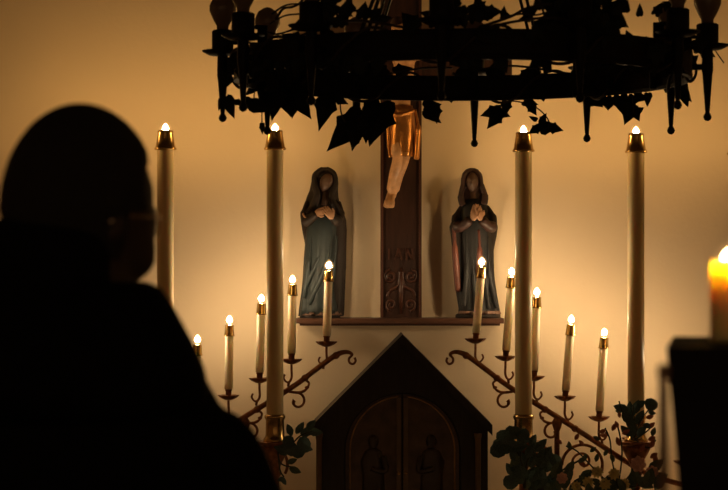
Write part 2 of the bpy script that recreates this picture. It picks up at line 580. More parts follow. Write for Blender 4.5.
# ------------------------------------------------------------------ statues
def small_hand(mb, c, d, up, s=1.0, curl=0.35):
    """A hand with palm, four fingers and a thumb; c wrist, d finger direction, up back of the hand."""
    d = Vector(d).normalized()
    u = Vector(up).normalized()
    x = d.cross(u).normalized()
    c = Vector(c)
    m = Matrix((x, d, u)).transposed()
    mb.ball(c + d * 0.045 * s, (0.040 * s, 0.052 * s, 0.017 * s), 10, 8, m)
    for k, ln in enumerate((0.062, 0.072, 0.068, 0.052)):
        o = c + d * 0.080 * s + x * (k - 1.5) * 0.020 * s
        e = o + d * ln * 0.55 * s - u * 0.008 * s
        g = e + (d * (1 - curl) - u * curl * 1.3).normalized() * ln * 0.5 * s
        mb.tube([o - d * 0.02 * s, o, e, g], [0.010 * s, 0.0095 * s, 0.009 * s, 0.0065 * s], 6)
    o = c + d * 0.030 * s + x * 0.034 * s
    mb.tube([o - x * 0.01 * s, o + x * 0.018 * s + d * 0.022 * s, o + x * 0.020 * s + d * 0.055 * s], [0.012 * s, 0.011 * s, 0.008 * s], 6)


SY = 8.875
def sp(px, py, dy=0.0):
    q = at(px, py, SY)
    q.y = SY + dy
    return q


def silhouette(rows, yc, depth, seg=56, back=0.0, folds=None):
    """Rings from photo-measured rows (row, left, right); depth per row or one value."""
    out = []
    for i, r in enumerate(rows):
        py, x0, x1 = r[:3]
        d = r[3] if len(r) > 3 else depth
        am, n, ph = folds(py) if folds else (0.0, 1, 0.0)
        z = sp(0, py).z
        out.append((sp((x0 + x1) / 2, 0).x, SY + yc, z, (x1 - x0) / 2 * SY / F, d, am, n, ph))
    return out


def plinth(st, c, hwid, h):
    MB().loft([(c.x, SY, ST + 0.0005, hwid, 0.068, 0, 1, 0), (c.x, SY, ST + h * 0.7, hwid, 0.068, 0, 1, 0), (c.x, SY, ST + h, hwid * 0.95, 0.062, 0, 1, 0)], 32).build('plinth', M['veil'], st)


def fold_lines(st, m, lines, name='robe_fold'):
    v = MB()
    for (x0, y0, x1, y1, x2, y2, rr) in lines:
        v.tube(smooth_path([sp(x0, y0, -0.040), sp(x1, y1, -0.056), sp(x2, y2, -0.056)], 7), [rr * 0.6] * 7 + [rr * 1.35] * 7 + [rr * 1.2], 10)
    v.build(name, m, st, fuse=0.003, smooth_it=2)


def statue_left():
    c = sp(320, 318)
    st = thing('saint_statue', (c.x, SY, ST), 'veiled woman statue in blue robe with hands crossed on breast, left of the cross', 'statue')
    plinth(st, c, 0.088, 0.013)
    zp = 316.2
    # veil that runs from the head over the shoulders and down the back
    v = MB()
    v.loft(list(reversed(silhouette([(167, 322, 329, 0.012), (168.5, 318, 332, 0.022), (171.5, 315, 335, 0.034), (176, 312.5, 337.5, 0.042), (183, 311, 338.5, 0.044), (190, 309.5, 338, 0.042), (197, 306.5, 338.5, 0.042),
                                     (204, 304.5, 340, 0.046), (212, 302, 343.5, 0.050), (220, 300.5, 346, 0.052), (230, 302, 346.5, 0.050), (245, 305, 346, 0.046), (265, 306, 345.5, 0.045), (290, 305, 344.5, 0.045), (zp, 304, 343.5, 0.045)],
                                    0.014, 0.045, folds=lambda py: (0.0 if py < 200 else min(0.035, (py - 200) * 0.0006), 7, 0.6)))), 64)
    # bent arms under the veil
    v.tube(smooth_path([sp(308, 202, -0.004), sp(304.5, 213, -0.026), sp(305.5, 222, -0.048)], 5), [0.013] * 5 + [0.018] * 5 + [0.020], 12)
    v.tube(smooth_path([sp(338, 202, -0.004), sp(341, 213, -0.026), sp(338.5, 222, -0.048)], 5), [0.013] * 5 + [0.018] * 5 + [0.020], 12)
    # front edges of the veil beside the face
    v.tube(smooth_path([sp(323, 169, -0.022), sp(315.5, 175, -0.034), sp(315, 185, -0.042), sp(317.5, 196, -0.046), sp(313, 207, -0.040), sp(306.5, 218, -0.034)], 6), [0.012] * 6 + [0.013] * 6 + [0.015] * 6 + [0.017] * 6 + [0.016] * 6 + [0.014], 10)
    v.tube(smooth_path([sp(326, 169, -0.022), sp(334, 174, -0.030), sp(335.5, 185, -0.036), sp(331, 197, -0.046), sp(336, 207, -0.040), sp(341, 218, -0.034)], 6), [0.012] * 6 + [0.012] * 6 + [0.013] * 6 + [0.015] * 6 + [0.016] * 6 + [0.014], 10)
    v.build('veil', M['veil'], st, fuse=0.0035, smooth_it=4)
    # robe
    r = MB()
    r.loft(list(reversed(silhouette([(212, 313, 335, 0.036), (220, 309, 337.5, 0.046), (230, 306, 338, 0.050), (242, 305, 337, 0.050), (258, 304, 336, 0.049), (275, 303.5, 335, 0.049), (292, 302, 336, 0.051), (306, 300, 338.5, 0.054), (zp, 299, 340.5, 0.057)],
                                    -0.008, 0.05, folds=lambda py: (max(0.0, min(0.06, (py - 215) * 0.0011)), 7, 0.6 + (316 - py) * 0.010)))), 84)
    r.build('robe', M['blue'], st)
    MB().loft([(sp(320, 0).x, SY - 0.008, ST + 0.0125 + i * 0.008, 0.090 - i * 0.003, 0.058 - i * 0.002, 0.055, 7, 0.6) for i in range(3)], 72).build('robe_hem', M['rose'], st)
    fold_lines(st, M['blue'], ((333, 228, 326, 265, 309, 304, 0.009), (337, 236, 334, 272, 324, 309, 0.008), (313, 230, 309, 262, 304, 298, 0.007), (328, 228, 318, 260, 305, 288, 0.007), (334, 262, 331, 290, 333, 311, 0.006)))
    for fx in (312, 323):
        f = sp(fx, 315, -0.064)
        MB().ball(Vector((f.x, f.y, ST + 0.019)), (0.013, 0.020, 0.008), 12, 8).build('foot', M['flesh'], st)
    for pts in ([sp(305.5, 222, -0.046), sp(311, 219, -0.064), sp(317, 214, -0.072)], [sp(338.5, 222, -0.046), sp(335, 219, -0.062), sp(331, 215, -0.070)]):
        MB().tube(smooth_path(pts, 5), [0.024] * 5 + [0.020] * 5 + [0.014], 12).build('sleeve', M['veil'], st)
    h = MB()
    small_hand(h, sp(315.0, 214.5, -0.080), (0.9, -0.1, 0.34), (0, -1, 0.15), 0.42)
    h.build('hand', M['hand'], st, fuse=0.0018, smooth_it=1)
    h = MB()
    small_hand(h, sp(333.5, 219, -0.082), (-0.62, -0.2, 0.8), (0, -1, 0.15), 0.44)
    h.build('hand', M['hand'], st, fuse=0.0018, smooth_it=1)
    MB().tube(smooth_path([sp(303.5, 214, -0.058), sp(306.5, 218.5, -0.070), sp(313, 220.5, -0.072)], 5), [0.005] * 5 + [0.008] * 5 + [0.005], 8).build('cuff', M['hand'], st)
    rot = Matrix.Rotation(0.38, 3, 'Y') @ rotz(PI + 0.55) @ Matrix.Rotation(-0.35, 3, 'X')
    hc = sp(326, 182.5, -0.032)
    hd = MB()
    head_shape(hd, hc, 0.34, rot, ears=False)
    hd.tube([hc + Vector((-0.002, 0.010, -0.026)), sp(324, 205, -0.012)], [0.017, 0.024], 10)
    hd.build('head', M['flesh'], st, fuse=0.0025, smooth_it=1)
statue_left()


def statue_right():
    c = sp(478, 318)
    st = thing('saint_statue', (c.x, SY, ST), 'long-haired saint statue in dark robe and red cloak with clasped hands, right of the cross', 'statue')
    plinth(st, c, 0.097, 0.018)
    zp = 315.0
    k = MB()
    k.loft(list(reversed(silhouette([(197, 466, 480, 0.026), (201, 463, 485, 0.034), (205, 460, 488, 0.040), (211, 456, 492, 0.045), (219, 452.5, 496, 0.048), (227, 449.5, 498, 0.048), (236, 451, 496.5, 0.046), (250, 452.5, 493.5, 0.044),
                                     (270, 454, 493.5, 0.044), (290, 456, 495, 0.045), (305, 458.5, 497, 0.046), (zp, 460, 499, 0.046)],
                                    0.014, 0.045, folds=lambda py: (0.0 if py < 215 else min(0.035, (py - 215) * 0.0007), 6, 0.9)))), 64)
    k.tube(smooth_path([sp(463, 207, -0.004), sp(456, 217, -0.022), sp(455.5, 227, -0.042)], 5), [0.014] * 5 + [0.019] * 5 + [0.021], 12)
    k.tube(smooth_path([sp(486, 207, -0.004), sp(492, 217, -0.022), sp(492, 227, -0.042)], 5), [0.014] * 5 + [0.019] * 5 + [0.021], 12)
    k.build('cloak', M['veil'], st, fuse=0.0035, smooth_it=4)
    r = MB()
    r.loft(list(reversed(silhouette([(199, 466, 481, 0.028), (206, 461, 487, 0.038), (218, 459, 491, 0.044), (235, 459, 491, 0.044), (255, 459, 491, 0.046), (278, 460, 493, 0.048), (298, 460, 496, 0.050), (308, 459.5, 498, 0.052), (zp, 459, 499, 0.054)],
                                    -0.008, 0.05, folds=lambda py: (max(0.0, min(0.06, (py - 215) * 0.0011)), 8, 0.9 + (316 - py) * 0.007)))), 84)
    r.build('robe', M['navy'], st)
    MB().loft([(sp(479, 0).x, SY - 0.008, ST + 0.0175 + i * 0.007, 0.090 - i * 0.003, 0.058 - i * 0.002, 0.055, 8, 0.9) for i in range(3)], 72).build('robe_hem', M['rose'], st)
    fold_lines(st, M['navy'], ((466, 232, 466, 270, 463, 306, 0.008), (472, 240, 473, 275, 475, 308, 0.007), (487, 236, 489, 272, 496, 308, 0.008), (484, 245, 485, 280, 488, 309, 0.007)))
    for fx in (471, 485):
        f = sp(fx, 314, -0.064)
        MB().ball(Vector((f.x, f.y, ST + 0.024)), (0.013, 0.022, 0.008), 12, 8).build('foot', M['flesh'], st)
    for pts in ([sp(455.5, 227, -0.040), sp(462, 226, -0.062), sp(469, 220, -0.078)], [sp(492, 227, -0.040), sp(487, 226, -0.062), sp(480.5, 220, -0.078)]):
        MB().tube(smooth_path(pts, 5), [0.025] * 5 + [0.021] * 5 + [0.015], 12).build('sleeve', M['hair'], st)
    MB().tube(smooth_path([sp(453.5, 228, -0.034), sp(454.5, 248, -0.040), sp(456, 270, -0.040), sp(458, 292, -0.036)], 6),
              [0.008] * 6 + [0.014] * 6 + [0.014] * 6 + [0.008], 12).build('cloak_edge', M['red'], st)
    MB().tube(smooth_path([sp(478, 230, -0.050), sp(479, 250, -0.056), sp(477.5, 275, -0.058)], 6),
              [0.005] * 6 + [0.012] * 6 + [0.005], 12).build('cloak_edge', M['red'], st)
    h = MB()
    small_hand(h, sp(472, 221, -0.086), (0.16, -0.1, 1), (-0.6, -0.8, 0), 0.47, 0.1)
    h.build('hand', M['hand'], st, fuse=0.0018, smooth_it=1)
    h = MB()
    small_hand(h, sp(479.5, 221, -0.086), (-0.16, -0.1, 1), (0.6, -0.8, 0), 0.47, 0.1)
    h.build('hand', M['hand'], st, fuse=0.0018, smooth_it=1)
    rot = rotz(PI - 0.10) @ Matrix.Rotation(-0.05, 3, 'X')
    hc = sp(472, 182.5, -0.026)
    hd = MB()
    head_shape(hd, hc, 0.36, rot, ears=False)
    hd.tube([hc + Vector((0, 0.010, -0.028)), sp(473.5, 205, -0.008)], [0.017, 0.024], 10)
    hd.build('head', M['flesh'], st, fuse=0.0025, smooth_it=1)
    v = MB()
    v.loft(list(reversed(silhouette([(168, 469, 475, 0.010), (169.5, 465.5, 478.5, 0.022), (173, 462.5, 480.5, 0.032), (179, 461, 482, 0.035), (187, 460.5, 483, 0.034), (195, 459.5, 485, 0.034), (202, 459.5, 485.5, 0.034), (207, 462, 484, 0.026)], 0.006, 0.03))), 48)
    for pts in ([sp(471, 170, -0.022), sp(464.5, 175, -0.032), sp(462.5, 186, -0.030), sp(460.5, 197, -0.034), sp(462.5, 206, -0.040)], [sp(473, 170, -0.022), sp(479.5, 175, -0.032), sp(481.5, 186, -0.030), sp(484.5, 196, -0.034), sp(483.5, 205, -0.040)]):
        v.tube(smooth_path(pts, 6), [0.009] * 6 + [0.009] * 6 + [0.012] * 6 + [0.015] * 6 + [0.007], 10)
    v.build('hair', M['hair'], st, fuse=0.003, smooth_it=2)
statue_right()

# ------------------------------------------------------------------ tabernacle
def tabernacle():
    Y0, Y1 = 8.60, 8.95
    def q(px, py): 
        v = at(px, py, Y0)
        return (v.x, v.z)
    ax, az = q(402.5, 334.5)
    ex0, ez = q(311, 424)
    ex1, _ = q(489, 424)
    tb = thing('tabernacle', (ax, (Y0 + Y1) / 2, AT), 'dark gabled wooden tabernacle with arched double doors', 'tabernacle')
    hwid = (ex1 - ex0) / 2
    # carcass
    body = [(ax - hwid + 0.012, AT + 0.001), (ax + hwid - 0.012, AT + 0.001), (ax + hwid - 0.012, ez), (ax, az - 0.02), (ax - hwid + 0.012, ez)]
    MB().prism(body, Y0 + 0.055, Y1).build('body', M['tab'], tb, smooth=False)
    # roof boards
    for s in (-1, 1):
        t = 0.032
        dx, dz = hwid, az - ez
        ln = math.hypot(dx, dz)
        nx, nz = s * dz / ln, dx / ln
        A = Vector((ax, 0, az)); Bp = Vector((ax + s * (hwid + 0.004), 0, ez - 0.004))
        poly = [(A.x, A.z), (Bp.x, Bp.z), (Bp.x, Bp.z - 0.045), (A.x, A.z - 0.045)]
        if s > 0:
            poly = list(reversed(poly))
        MB().prism(poly, Y0, Y1).build('roof_board', M['tab'], tb, smooth=False)
    # gable with arched opening
    arch_cx, arch_top = q(402.5, 393)
    aw = (q(461, 0)[0] - q(344, 0)[0]) / 2
    spring = q(0, 452)[1]
    pts = []
    for k in range(0, 25):
        t = PI * k / 24
        pts.append((arch_cx + aw * math.cos(t), spring + (arch_top - spring) * math.sin(t)))
    # gable panel ring: outer house outline minus arch, as quads fan
    gb = MB()
    y0, y1 = Y0 + 0.020, Y0 + 0.060
    def outer(k):
        x = pts[k][0]
        xo = ax + (x - ax) * (hwid - 0.014) / aw
        zo = ez + (az - 0.04 - ez) * (1 - abs(xo - ax) / hwid)
        return (xo, zo)
    for k in range(24):
        a_, b_ = pts[k], pts[k + 1]
        c_, d_ = outer(k + 1), outer(k)
        gb.prism([a_, d_, c_, b_], y0, y1)
    gb.prism([(arch_cx + aw, AT + 0.002), (ax + hwid - 0.014, AT + 0.002), outer(0), pts[0]], y0, y1)
    gb.prism([(ax - hwid + 0.014, AT + 0.002), (arch_cx - aw, AT + 0.002), pts[24], outer(24)], y0, y1)
    gb.build('gable_front', M['tab'], tb, smooth=False)
    # corner posts
    for s, xs in ((-1, 319), (1, 478)):
        x = q(xs, 0)[0]
        MB().lathe([(0.016, 0.0), (0.016, 0.02), (0.012, 0.03), (0.012, 0.20), (0.012, q(0, 436)[1] - AT - 0.02), (0.017, q(0, 434)[1] - AT)],
                   (x, Y0 + 0.004, AT + 0.001), 16).build('corner_post', M['tabpost'], tb)
    # double doors
    for s in (-1, 1):
        po = [(arch_cx + s * 0.004, AT + 0.01)]
        for k in range(0, 13):
            t = PI / 2 * k / 12
            po.append((arch_cx + s * max(aw * 0.975 * math.cos(t), 0.004), spring + (arch_top - spring - 0.008) * math.sin(t)))
        po.insert(1, (arch_cx + s * aw * 0.975, AT + 0.01))
        if s < 0:
            po = list(reversed(po))
        d = MB().prism(po, Y0 + 0.044, Y0 + 0.056).build('door', M['tabdoor'], tb, smooth=False)
        # raised gilded arch line
        ring = [Vector((arch_cx + s * aw * 0.90, Y0 + 0.042, AT + 0.03))] + [
            Vector((arch_cx + s * max(aw * 0.90 * math.cos(PI / 2 * k / 16), 0.016), Y0 + 0.042, spring + (arch_top - spring) * 0.93 * math.sin(PI / 2 * k / 16))) for k in range(17)]
        MB().tube(ring, 0.0035, 6).build('arch_moulding', M['gilt'], d)
        # stile by the meeting edge
        MB().box((arch_cx + s * 0.005, Y0 + 0.030, AT + 0.012), (arch_cx + s * 0.024, Y0 + 0.050, arch_top - 0.022)).build('door_stile', M['tabpost'], d, smooth=False)
        # standing figure in relief
        fx = arch_cx + s * aw * 0.50
        fz = AT + 0.02
        fg = MB()
        fg.loft([(fx, Y0 + 0.046, fz, 0.055, 0.016, 0.1, 5, 0.3), (fx, Y0 + 0.046, fz + 0.10, 0.048, 0.018, 0.1, 5, 0.6), (fx + s * 0.004, Y0 + 0.046, fz + 0.17, 0.052, 0.018, 0.05, 5, 1.0),
                 (fx, Y0 + 0.046, fz + 0.21, 0.036, 0.016, 0.0, 5, 1.0), (fx, Y0 + 0.046, fz + 0.225, 0.014, 0.012, 0.0, 5, 1.0)], 28)
        fg.ball((fx, Y0 + 0.042, fz + 0.252), (0.023, 0.016, 0.029), 14, 10)
        fg.tube(smooth_path([(fx - s * 0.04, Y0 + 0.034, fz + 0.19), (fx - s * 0.052, Y0 + 0.028, fz + 0.13), (fx + s * 0.01, Y0 + 0.026, fz + 0.14)], 4), 0.012, 8)
        fg.build('relief_figure', M['relief'], d)
        MB().ball((arch_cx + s * 0.015, Y0 + 0.026, AT + 0.14), 0.007, 10, 8).build('knob', M['gilt'], d)
tabernacle()


# ------------------------------------------------------------------ flames
def flame_mesh(mb, c, h, r):
    prof = [(r * 0.30, 0.0), (r * 0.74, h * 0.10), (r * 0.97, h * 0.26), (r, h * 0.42), (r * 0.86, h * 0.60), (r * 0.55, h * 0.80), (r * 0.25, h * 0.93), (r * 0.04, h)]
    return mb.lathe(prof, c, 10)


def add_flame(parent, c, h, r, m):
    c = Vector(c)
    MB().tube([c - Vector((0, 0, 0.006)), c + Vector((0, 0, 0.006))], 0.0018, 6).build('wick', M['wick'], parent)
    fl = flame_mesh(MB(), c + Vector((0, 0, 0.003)), h, r).build('flame', m, parent)
    flame_mesh(MB(), c + Vector((0, 0, -0.003)), h * 1.55, r * 1.8).build('flame_glow_shell', M['glow_shell'], fl)  # oversized translucent shell imitating the blurred glow around a flame


# ------------------------------------------------------------------ tall candles on floor candlesticks
YT = 8.44
def tall(px, fy, place_txt, dy=0.0):
    Y = YT + dy
    top = at(px, fy + 4.5, Y)            # top of the follower, just below the flame
    zb = at(px, fy + 24, Y).z            # lower rim of the follower
    foot = at(px, 441, Y).z              # top of the drip pan
    x = top.x
    cs = thing('brass_candlestick', (x, Y, AT), 'short brass candlestick of the tall candle ' + place_txt, 'candlestick', 'brass candlesticks')
    MB().lathe([(0.085, 0.001), (0.085, 0.012), (0.075, 0.022), (0.040, 0.040), (0.022, 0.07)], (x, Y, AT), 32).build('foot', M['oldbrass'], cs)
    MB().lathe([(0.020, AT + 0.065), (0.017, foot - 0.15), (0.026, foot - 0.135), (0.017, foot - 0.12), (0.030, foot - 0.085), (0.052, foot - 0.045), (0.064, foot - 0.018)], (x, Y, 0), 28).build('stem', M['oldbrass'], cs)
    MB().lathe([(0.060, foot - 0.020), (0.074, foot - 0.010), (0.077, foot - 0.002), (0.073, foot), (0.050, foot - 0.004)], (x, Y, 0), 32).build('drip_pan', M['oldbrass'], cs)
    MB().lathe([(0.048, foot - 0.004), (0.049, foot + 0.004), (0.043, foot + 0.014), (0.0385, foot + 0.022), (0.0372, foot + 0.085), (0.041, foot + 0.092),
                (0.043, foot + 0.099), (0.041, foot + 0.106), (0.0362, foot + 0.110), (0.0355, foot + 0.10), (0.0355, foot + 0.0005)], (x, Y, 0), 32).build('socket', M['brass'], cs)
    ca = thing('tall_candle', (x, Y, foot), 'tall thick ivory candle, ' + place_txt, 'candle', 'tall altar candles')
    MB().lathe([(0.0345, foot + 0.001), (0.0345, zb + 0.02), (0.030, top.z - 0.006), (0.010, top.z - 0.004)], (x, Y, 0), 32).build('shaft', M['tallwax'], ca)
    h = top.z - zb
    cp = MB().lathe([(0.0425, zb), (0.0455, zb + 0.003), (0.0450, zb + 0.008), (0.0410, zb + 0.012), (0.0365, zb + h * 0.45), (0.0315, zb + h * 0.85),
                     (0.0325, zb + h * 0.93), (0.030, top.z), (0.012, top.z + 0.001)], (x, Y, 0), 32).build('brass_cap', M['brass'], ca)
    add_flame(ca, (x, Y, top.z - 0.0055), 0.029, 0.0125, M['f_tall'])


tall(165.5, 126, 'beside the head of the dark person')
tall(275.0, 126, 'beside the veiled woman statue')
tall(523.5, 128, 'beside the long-haired saint statue')
tall(636.0, 129, 'between the candelabrum and the black lectern')
tall(738.0, 131, 'cut off by the right edge')
tall(62.0, 127, 'hidden behind the head of the dark person')

# ------------------------------------------------------------------ candelabra with five candles each
YC = 8.63
KP = F / YC
def candelabrum(side, cands, where):
    """side -1: left of the tabernacle, rising to the right; +1 mirrored. cands: (x base, y pan, x flame, y flame)."""
    def mx(px): return px if side > 0 else 802.0 - px
    def p(px, py, dy=0.0):
        v = at(mx(px), py, YC)
        v.y = YC + dy
        return v
    base = p(557, 470)
    cd = thing('candelabrum', (base.x, YC, AT), 'sloping scrolled iron candelabrum with slim candles ' + where, 'candelabrum', 'candelabra')
    # sloping rail with a scroll at the upper end
    rail = [p(447.5, 357.5), p(446.5, 361), p(449, 364), p(452.5, 362.5), p(453, 358.5), p(450, 354.5), p(455, 352), p(463, 353.5), p(472, 359), p(488, 371), p(506, 384.5), p(530, 400), p(556, 416), p(590, 438), p(622, 459), p(650, 475), p(684, 485)]
    pts = smooth_path(rail, 5)
    n = len(pts)
    MB().tube(pts, [0.005 + 0.0065 * min(1, max(0, (i - 22) / 14)) for i in range(n)], 10).build('rail', M['oldbrass'], cd)
    # leaf collars along the rail
    for (px, py) in ((466, 355.5), (497, 378), (545, 409.5), (575, 428.5)):
        c = p(px, py)
        d = (p(px + 6, py + 4.2) - c).normalized()
        MB().lathe([(0.008, -0.016), (0.0145, -0.006), (0.0155, 0.004), (0.008, 0.016)], c, 10, d).build('collar', M['oldbrass'], cd)
    # curls under the rail
    def curl(px, py, s=1.0):
        a_ = [p(px, py), p(px - 10 * s, py + 1), p(px - 17 * s, py - 2), p(px - 20 * s, py - 8), p(px - 17 * s, py - 11)]
        MB().tube(smooth_path(a_, 5), [0.006] * 10 + [0.005] * 10 + [0.003], 8).build('scroll', M['oldbrass'], cd)
        c = p(px - 8 * s, py + 10)
        MB().tube(spiral((c.x, c.z), 0.038 * s, 0.012, PI / 2 if side > 0 else PI / 2, (PI / 2 + side * 1.65 * PI), YC, 20), [0.0055] * 16 + [0.0075] * 4 + [0.010], 8).build('scroll', M['oldbrass'], cd)
        MB().ball(p(px - 18 * s, py - 4), (0.010, 0.005, 0.007), 8, 6).build('scroll_leaf', M['oldbrass'], cd)
    curl(513, 391.5)
    curl(560, 422, 1.0)
    # central post and the two half rings beside it
    zt = p(557, 417).z
    MB().lathe([(0.085, AT + 0.001), (0.085, AT + 0.012), (0.060, AT + 0.022), (0.020, AT + 0.040), (0.012, AT + 0.06), (0.011, zt - 0.06), (0.020, zt - 0.035), (0.022, zt - 0.02), (0.010, zt)],
               (base.x, YC, 0), 18).build('post', M['oldbrass'], cd)
    for cxp_, a0, a1 in ((534, 0.0, 1.15 * PI), (583, PI, -0.15 * PI)):
        c = p(cxp_, 465)
        if side < 0:
            a0, a1 = PI - a0, PI - a1
        MB().tube(spiral((c.x, c.z), 0.088, 0.080, a0, a1, YC, 24), 0.0065, 8).build('half_ring', M['oldbrass'], cd)
        c = p(cxp_, 462)
        MB().tube(spiral((c.x, c.z), 0.045, 0.012, a0, a1 + (a1 - a0) * 0.5, YC, 24), [0.0055] * 24 + [0.008], 8).build('scroll', M['oldbrass'], cd)
    for (xb, yp, xf, yf, txt) in cands:
        def q(px, py): return at(px, py, YC)
        pan = q(xb, yp)
        # hook from the rail to the pan
        hook = [q(xb + side * 6.5, yp + 13), q(xb + side * 7.8, yp + 16.5), q(xb + side * 5, yp + 20.5), q(xb + side * 1.8, yp + 20), q(xb - side * 0.2, yp + 15.5), q(xb, yp + 8), q(xb, yp + 2)]
        arm = MB().tube(smooth_path(hook, 5), [0.0042] * 15 + [0.0052] * 15 + [0.006], 8).build('candle_arm', M['oldbrass'], cd)
        # short stem that sets the hook on the rail
        MB().tube([q(xb + side * 2.4, yp + 19.8), q(xb + side * 3.4, yp + 25)], 0.0055, 8).build('rivet', M['oldbrass'], arm)
        pn = MB()
        seg = 40
        prof = [(0.004, -0.012), (0.016, -0.010), (0.032, -0.001), (0.042, 0.009), (0.041, 0.011), (0.030, 0.003), (0.010, -0.003)]
        vs, fs = [], []
        for r_, h_ in prof:
            for k in range(seg):
                t = 2 * PI * k / seg
                rr = r_ * (1 + (0.09 * math.cos(8 * t) if r_ > 0.028 else 0))
                vs.append(pan + Vector((rr * math.cos(t), rr * math.sin(t), h_)))
        for i in range(len(prof) - 1):
            for k in range(seg):
                k2 = (k + 1) % seg
                fs.append((i * seg + k, i * seg + k2, (i + 1) * seg + k2, (i + 1) * seg + k))
        fs.append(tuple(reversed(range(seg)))); fs.append(tuple(range((len(prof) - 1) * seg, len(prof) * seg)))
        pn.add(vs, fs).build('drip_pan', M['oldbrass'], arm)
        flm = q(xf, yf)
        ax_ = (flm - pan).normalized()
        MB().lathe([(0.010, -0.004), (0.0125, 0.004), (0.0125, 0.026), (0.0150, 0.030), (0.0150, 0.033), (0.0118, 0.034)], pan, 16, ax_).build('cup', M['oldbrass'], arm)
        # the candle itself
        ln = (flm - pan).length - 0.017
        cn = thing('small_candle', pan + ax_ * 0.004, 'slim ivory candle with brass cap ' + txt, 'candle', 'candelabrum candles')
        MB().lathe([(0.0112, 0.034), (0.0172, 0.0345), (0.0175, 0.06), (0.0172, ln - 0.02), (0.014, ln - 0.006), (0.005, ln - 0.004)], pan, 20, ax_).build('shaft', M['wax'], cn)
        MB().lathe([(0.0178, ln - 0.047), (0.0222, ln - 0.046), (0.0224, ln - 0.042), (0.0208, ln - 0.038), (0.0182, ln - 0.004), (0.0190, ln - 0.002), (0.0175, ln), (0.006, ln + 0.001)],
                   pan, 20, ax_).build('brass_cap', M['brass'], cn)
        add_flame(cn, pan + ax_ * (ln + 0.006), 0.029, 0.0115, M['f_small'])


candelabrum(-1, [(326.5, 344, 329, 266.5, 'before the veiled statue, nearest the tabernacle on the left'),
                 (291.5, 361.5, 292.5, 280.5, 'just right of the thick candle by the veiled statue'),
                 (259.5, 380.5, 261.5, 299.5, 'just left of the thick candle by the veiled statue'),
                 (228.5, 397.5, 229.5, 321, 'standing above the shoulder of the dark person'),
                 (196.5, 418, 197.5, 340.5, 'half hidden behind the back of the dark person')], 'left of the tabernacle')
candelabrum(1, [(475.5, 341, 482, 263, 'leaning before the long-haired saint, nearest the tabernacle'),
                (505.5, 358.5, 512, 273, 'just left of the thick candle by the long-haired saint'),
                (534, 378.5, 537, 293, 'just right of the thick candle by the long-haired saint'),
                (565, 398.5, 571.5, 320.5, 'leaning, second from the lower end of right candelabrum'),
                (599, 419, 604.5, 333.5, 'half way down to the roses, rightmost in full view'),
                (632.5, 440, 638, 357, 'hidden behind the thick candle next to the black lectern'),
                (684, 463, 686, 385, 'hidden behind the black lectern')], 'right of the tabernacle')


# ------------------------------------------------------------------ leaves
def leaf_mesh(name, half, m, fold=0.12, thick=0.006):
    """half: outline of one half from base to tip, (x along the leaf, y across)."""
    out = [(x, y) for x, y in half] + [(x, -y) for x, y in reversed(half[1:-1])]
    n = len(out)
    mid = (0.38, 0.0)
    vs = []
    for sgn in (1, -1):
        for x, y in out:
            vs.append((x, y, -fold * abs(y) - 0.10 * x * x + sgn * thick / 2))
        vs.append((mid[0], mid[1], 0.03 + sgn * thick / 2))
    fs = []
    for k in range(n):
        k2 = (k + 1) % n
        fs.append((n, k2, k) if False else (k, k2, n))
        fs.append((n + 1 + k2, n + 1 + k, 2 * n + 1))
        fs.append((k2, k, n + 1 + k, n + 1 + k2))
    me = bpy.data.meshes.new(name)
    me.from_pydata(vs, [], fs)
    me.update()
    me.materials.append(m)
    return me


IVY_A = [(0, 0.0), (-0.13, 0.14), (-0.12, 0.34), (0.02, 0.40), (0.18, 0.38), (0.34, 0.52), (0.46, 0.34), (0.66, 0.22), (0.86, 0.08), (1.0, 0)]
IVY_B = [(0, 0.0), (-0.08, 0.16), (0.00, 0.33), (0.20, 0.42), (0.40, 0.33), (0.60, 0.25), (0.82, 0.12), (1.0, 0)]
OVAL = [(0, 0.0), (0.10, 0.14), (0.35, 0.28), (0.62, 0.25), (0.85, 0.13), (1.0, 0)]
ROUND = [(0, 0.0), (0.02, 0.25), (0.25, 0.46), (0.60, 0.48), (0.88, 0.28), (1.0, 0)]
ivy_a = leaf_mesh('ivy_leaf_five_lobes', IVY_A, M['ivy'])
ivy_b = leaf_mesh('ivy_leaf_three_lobes', IVY_B, M['ivy'])
oval_g = leaf_mesh('oval_leaf_green', OVAL, M['leaf'])
oval_t = leaf_mesh('oval_leaf_teal', OVAL, M['teal'])
round_t = leaf_mesh('round_leaf_teal', ROUND, M['teal'])
round_r = leaf_mesh('pointed_leaf_rust', OVAL, M['rust'])
oval_y = leaf_mesh('petal_yellow', OVAL, M['yellow'])
petal_p = leaf_mesh('petal_rose', ROUND, M['petal'], fold=-0.5)

# ------------------------------------------------------------------ chandelier
CY = 6.60
CXC = at(462, 0, CY).x
RR = 0.72
ZB, ZT = ZC + 0.600, ZC + 0.688
def ring_pt(deg, r, z):
    t = math.radians(deg)
    return Vector((CXC + r * math.sin(t), CY + r * math.cos(t), z))


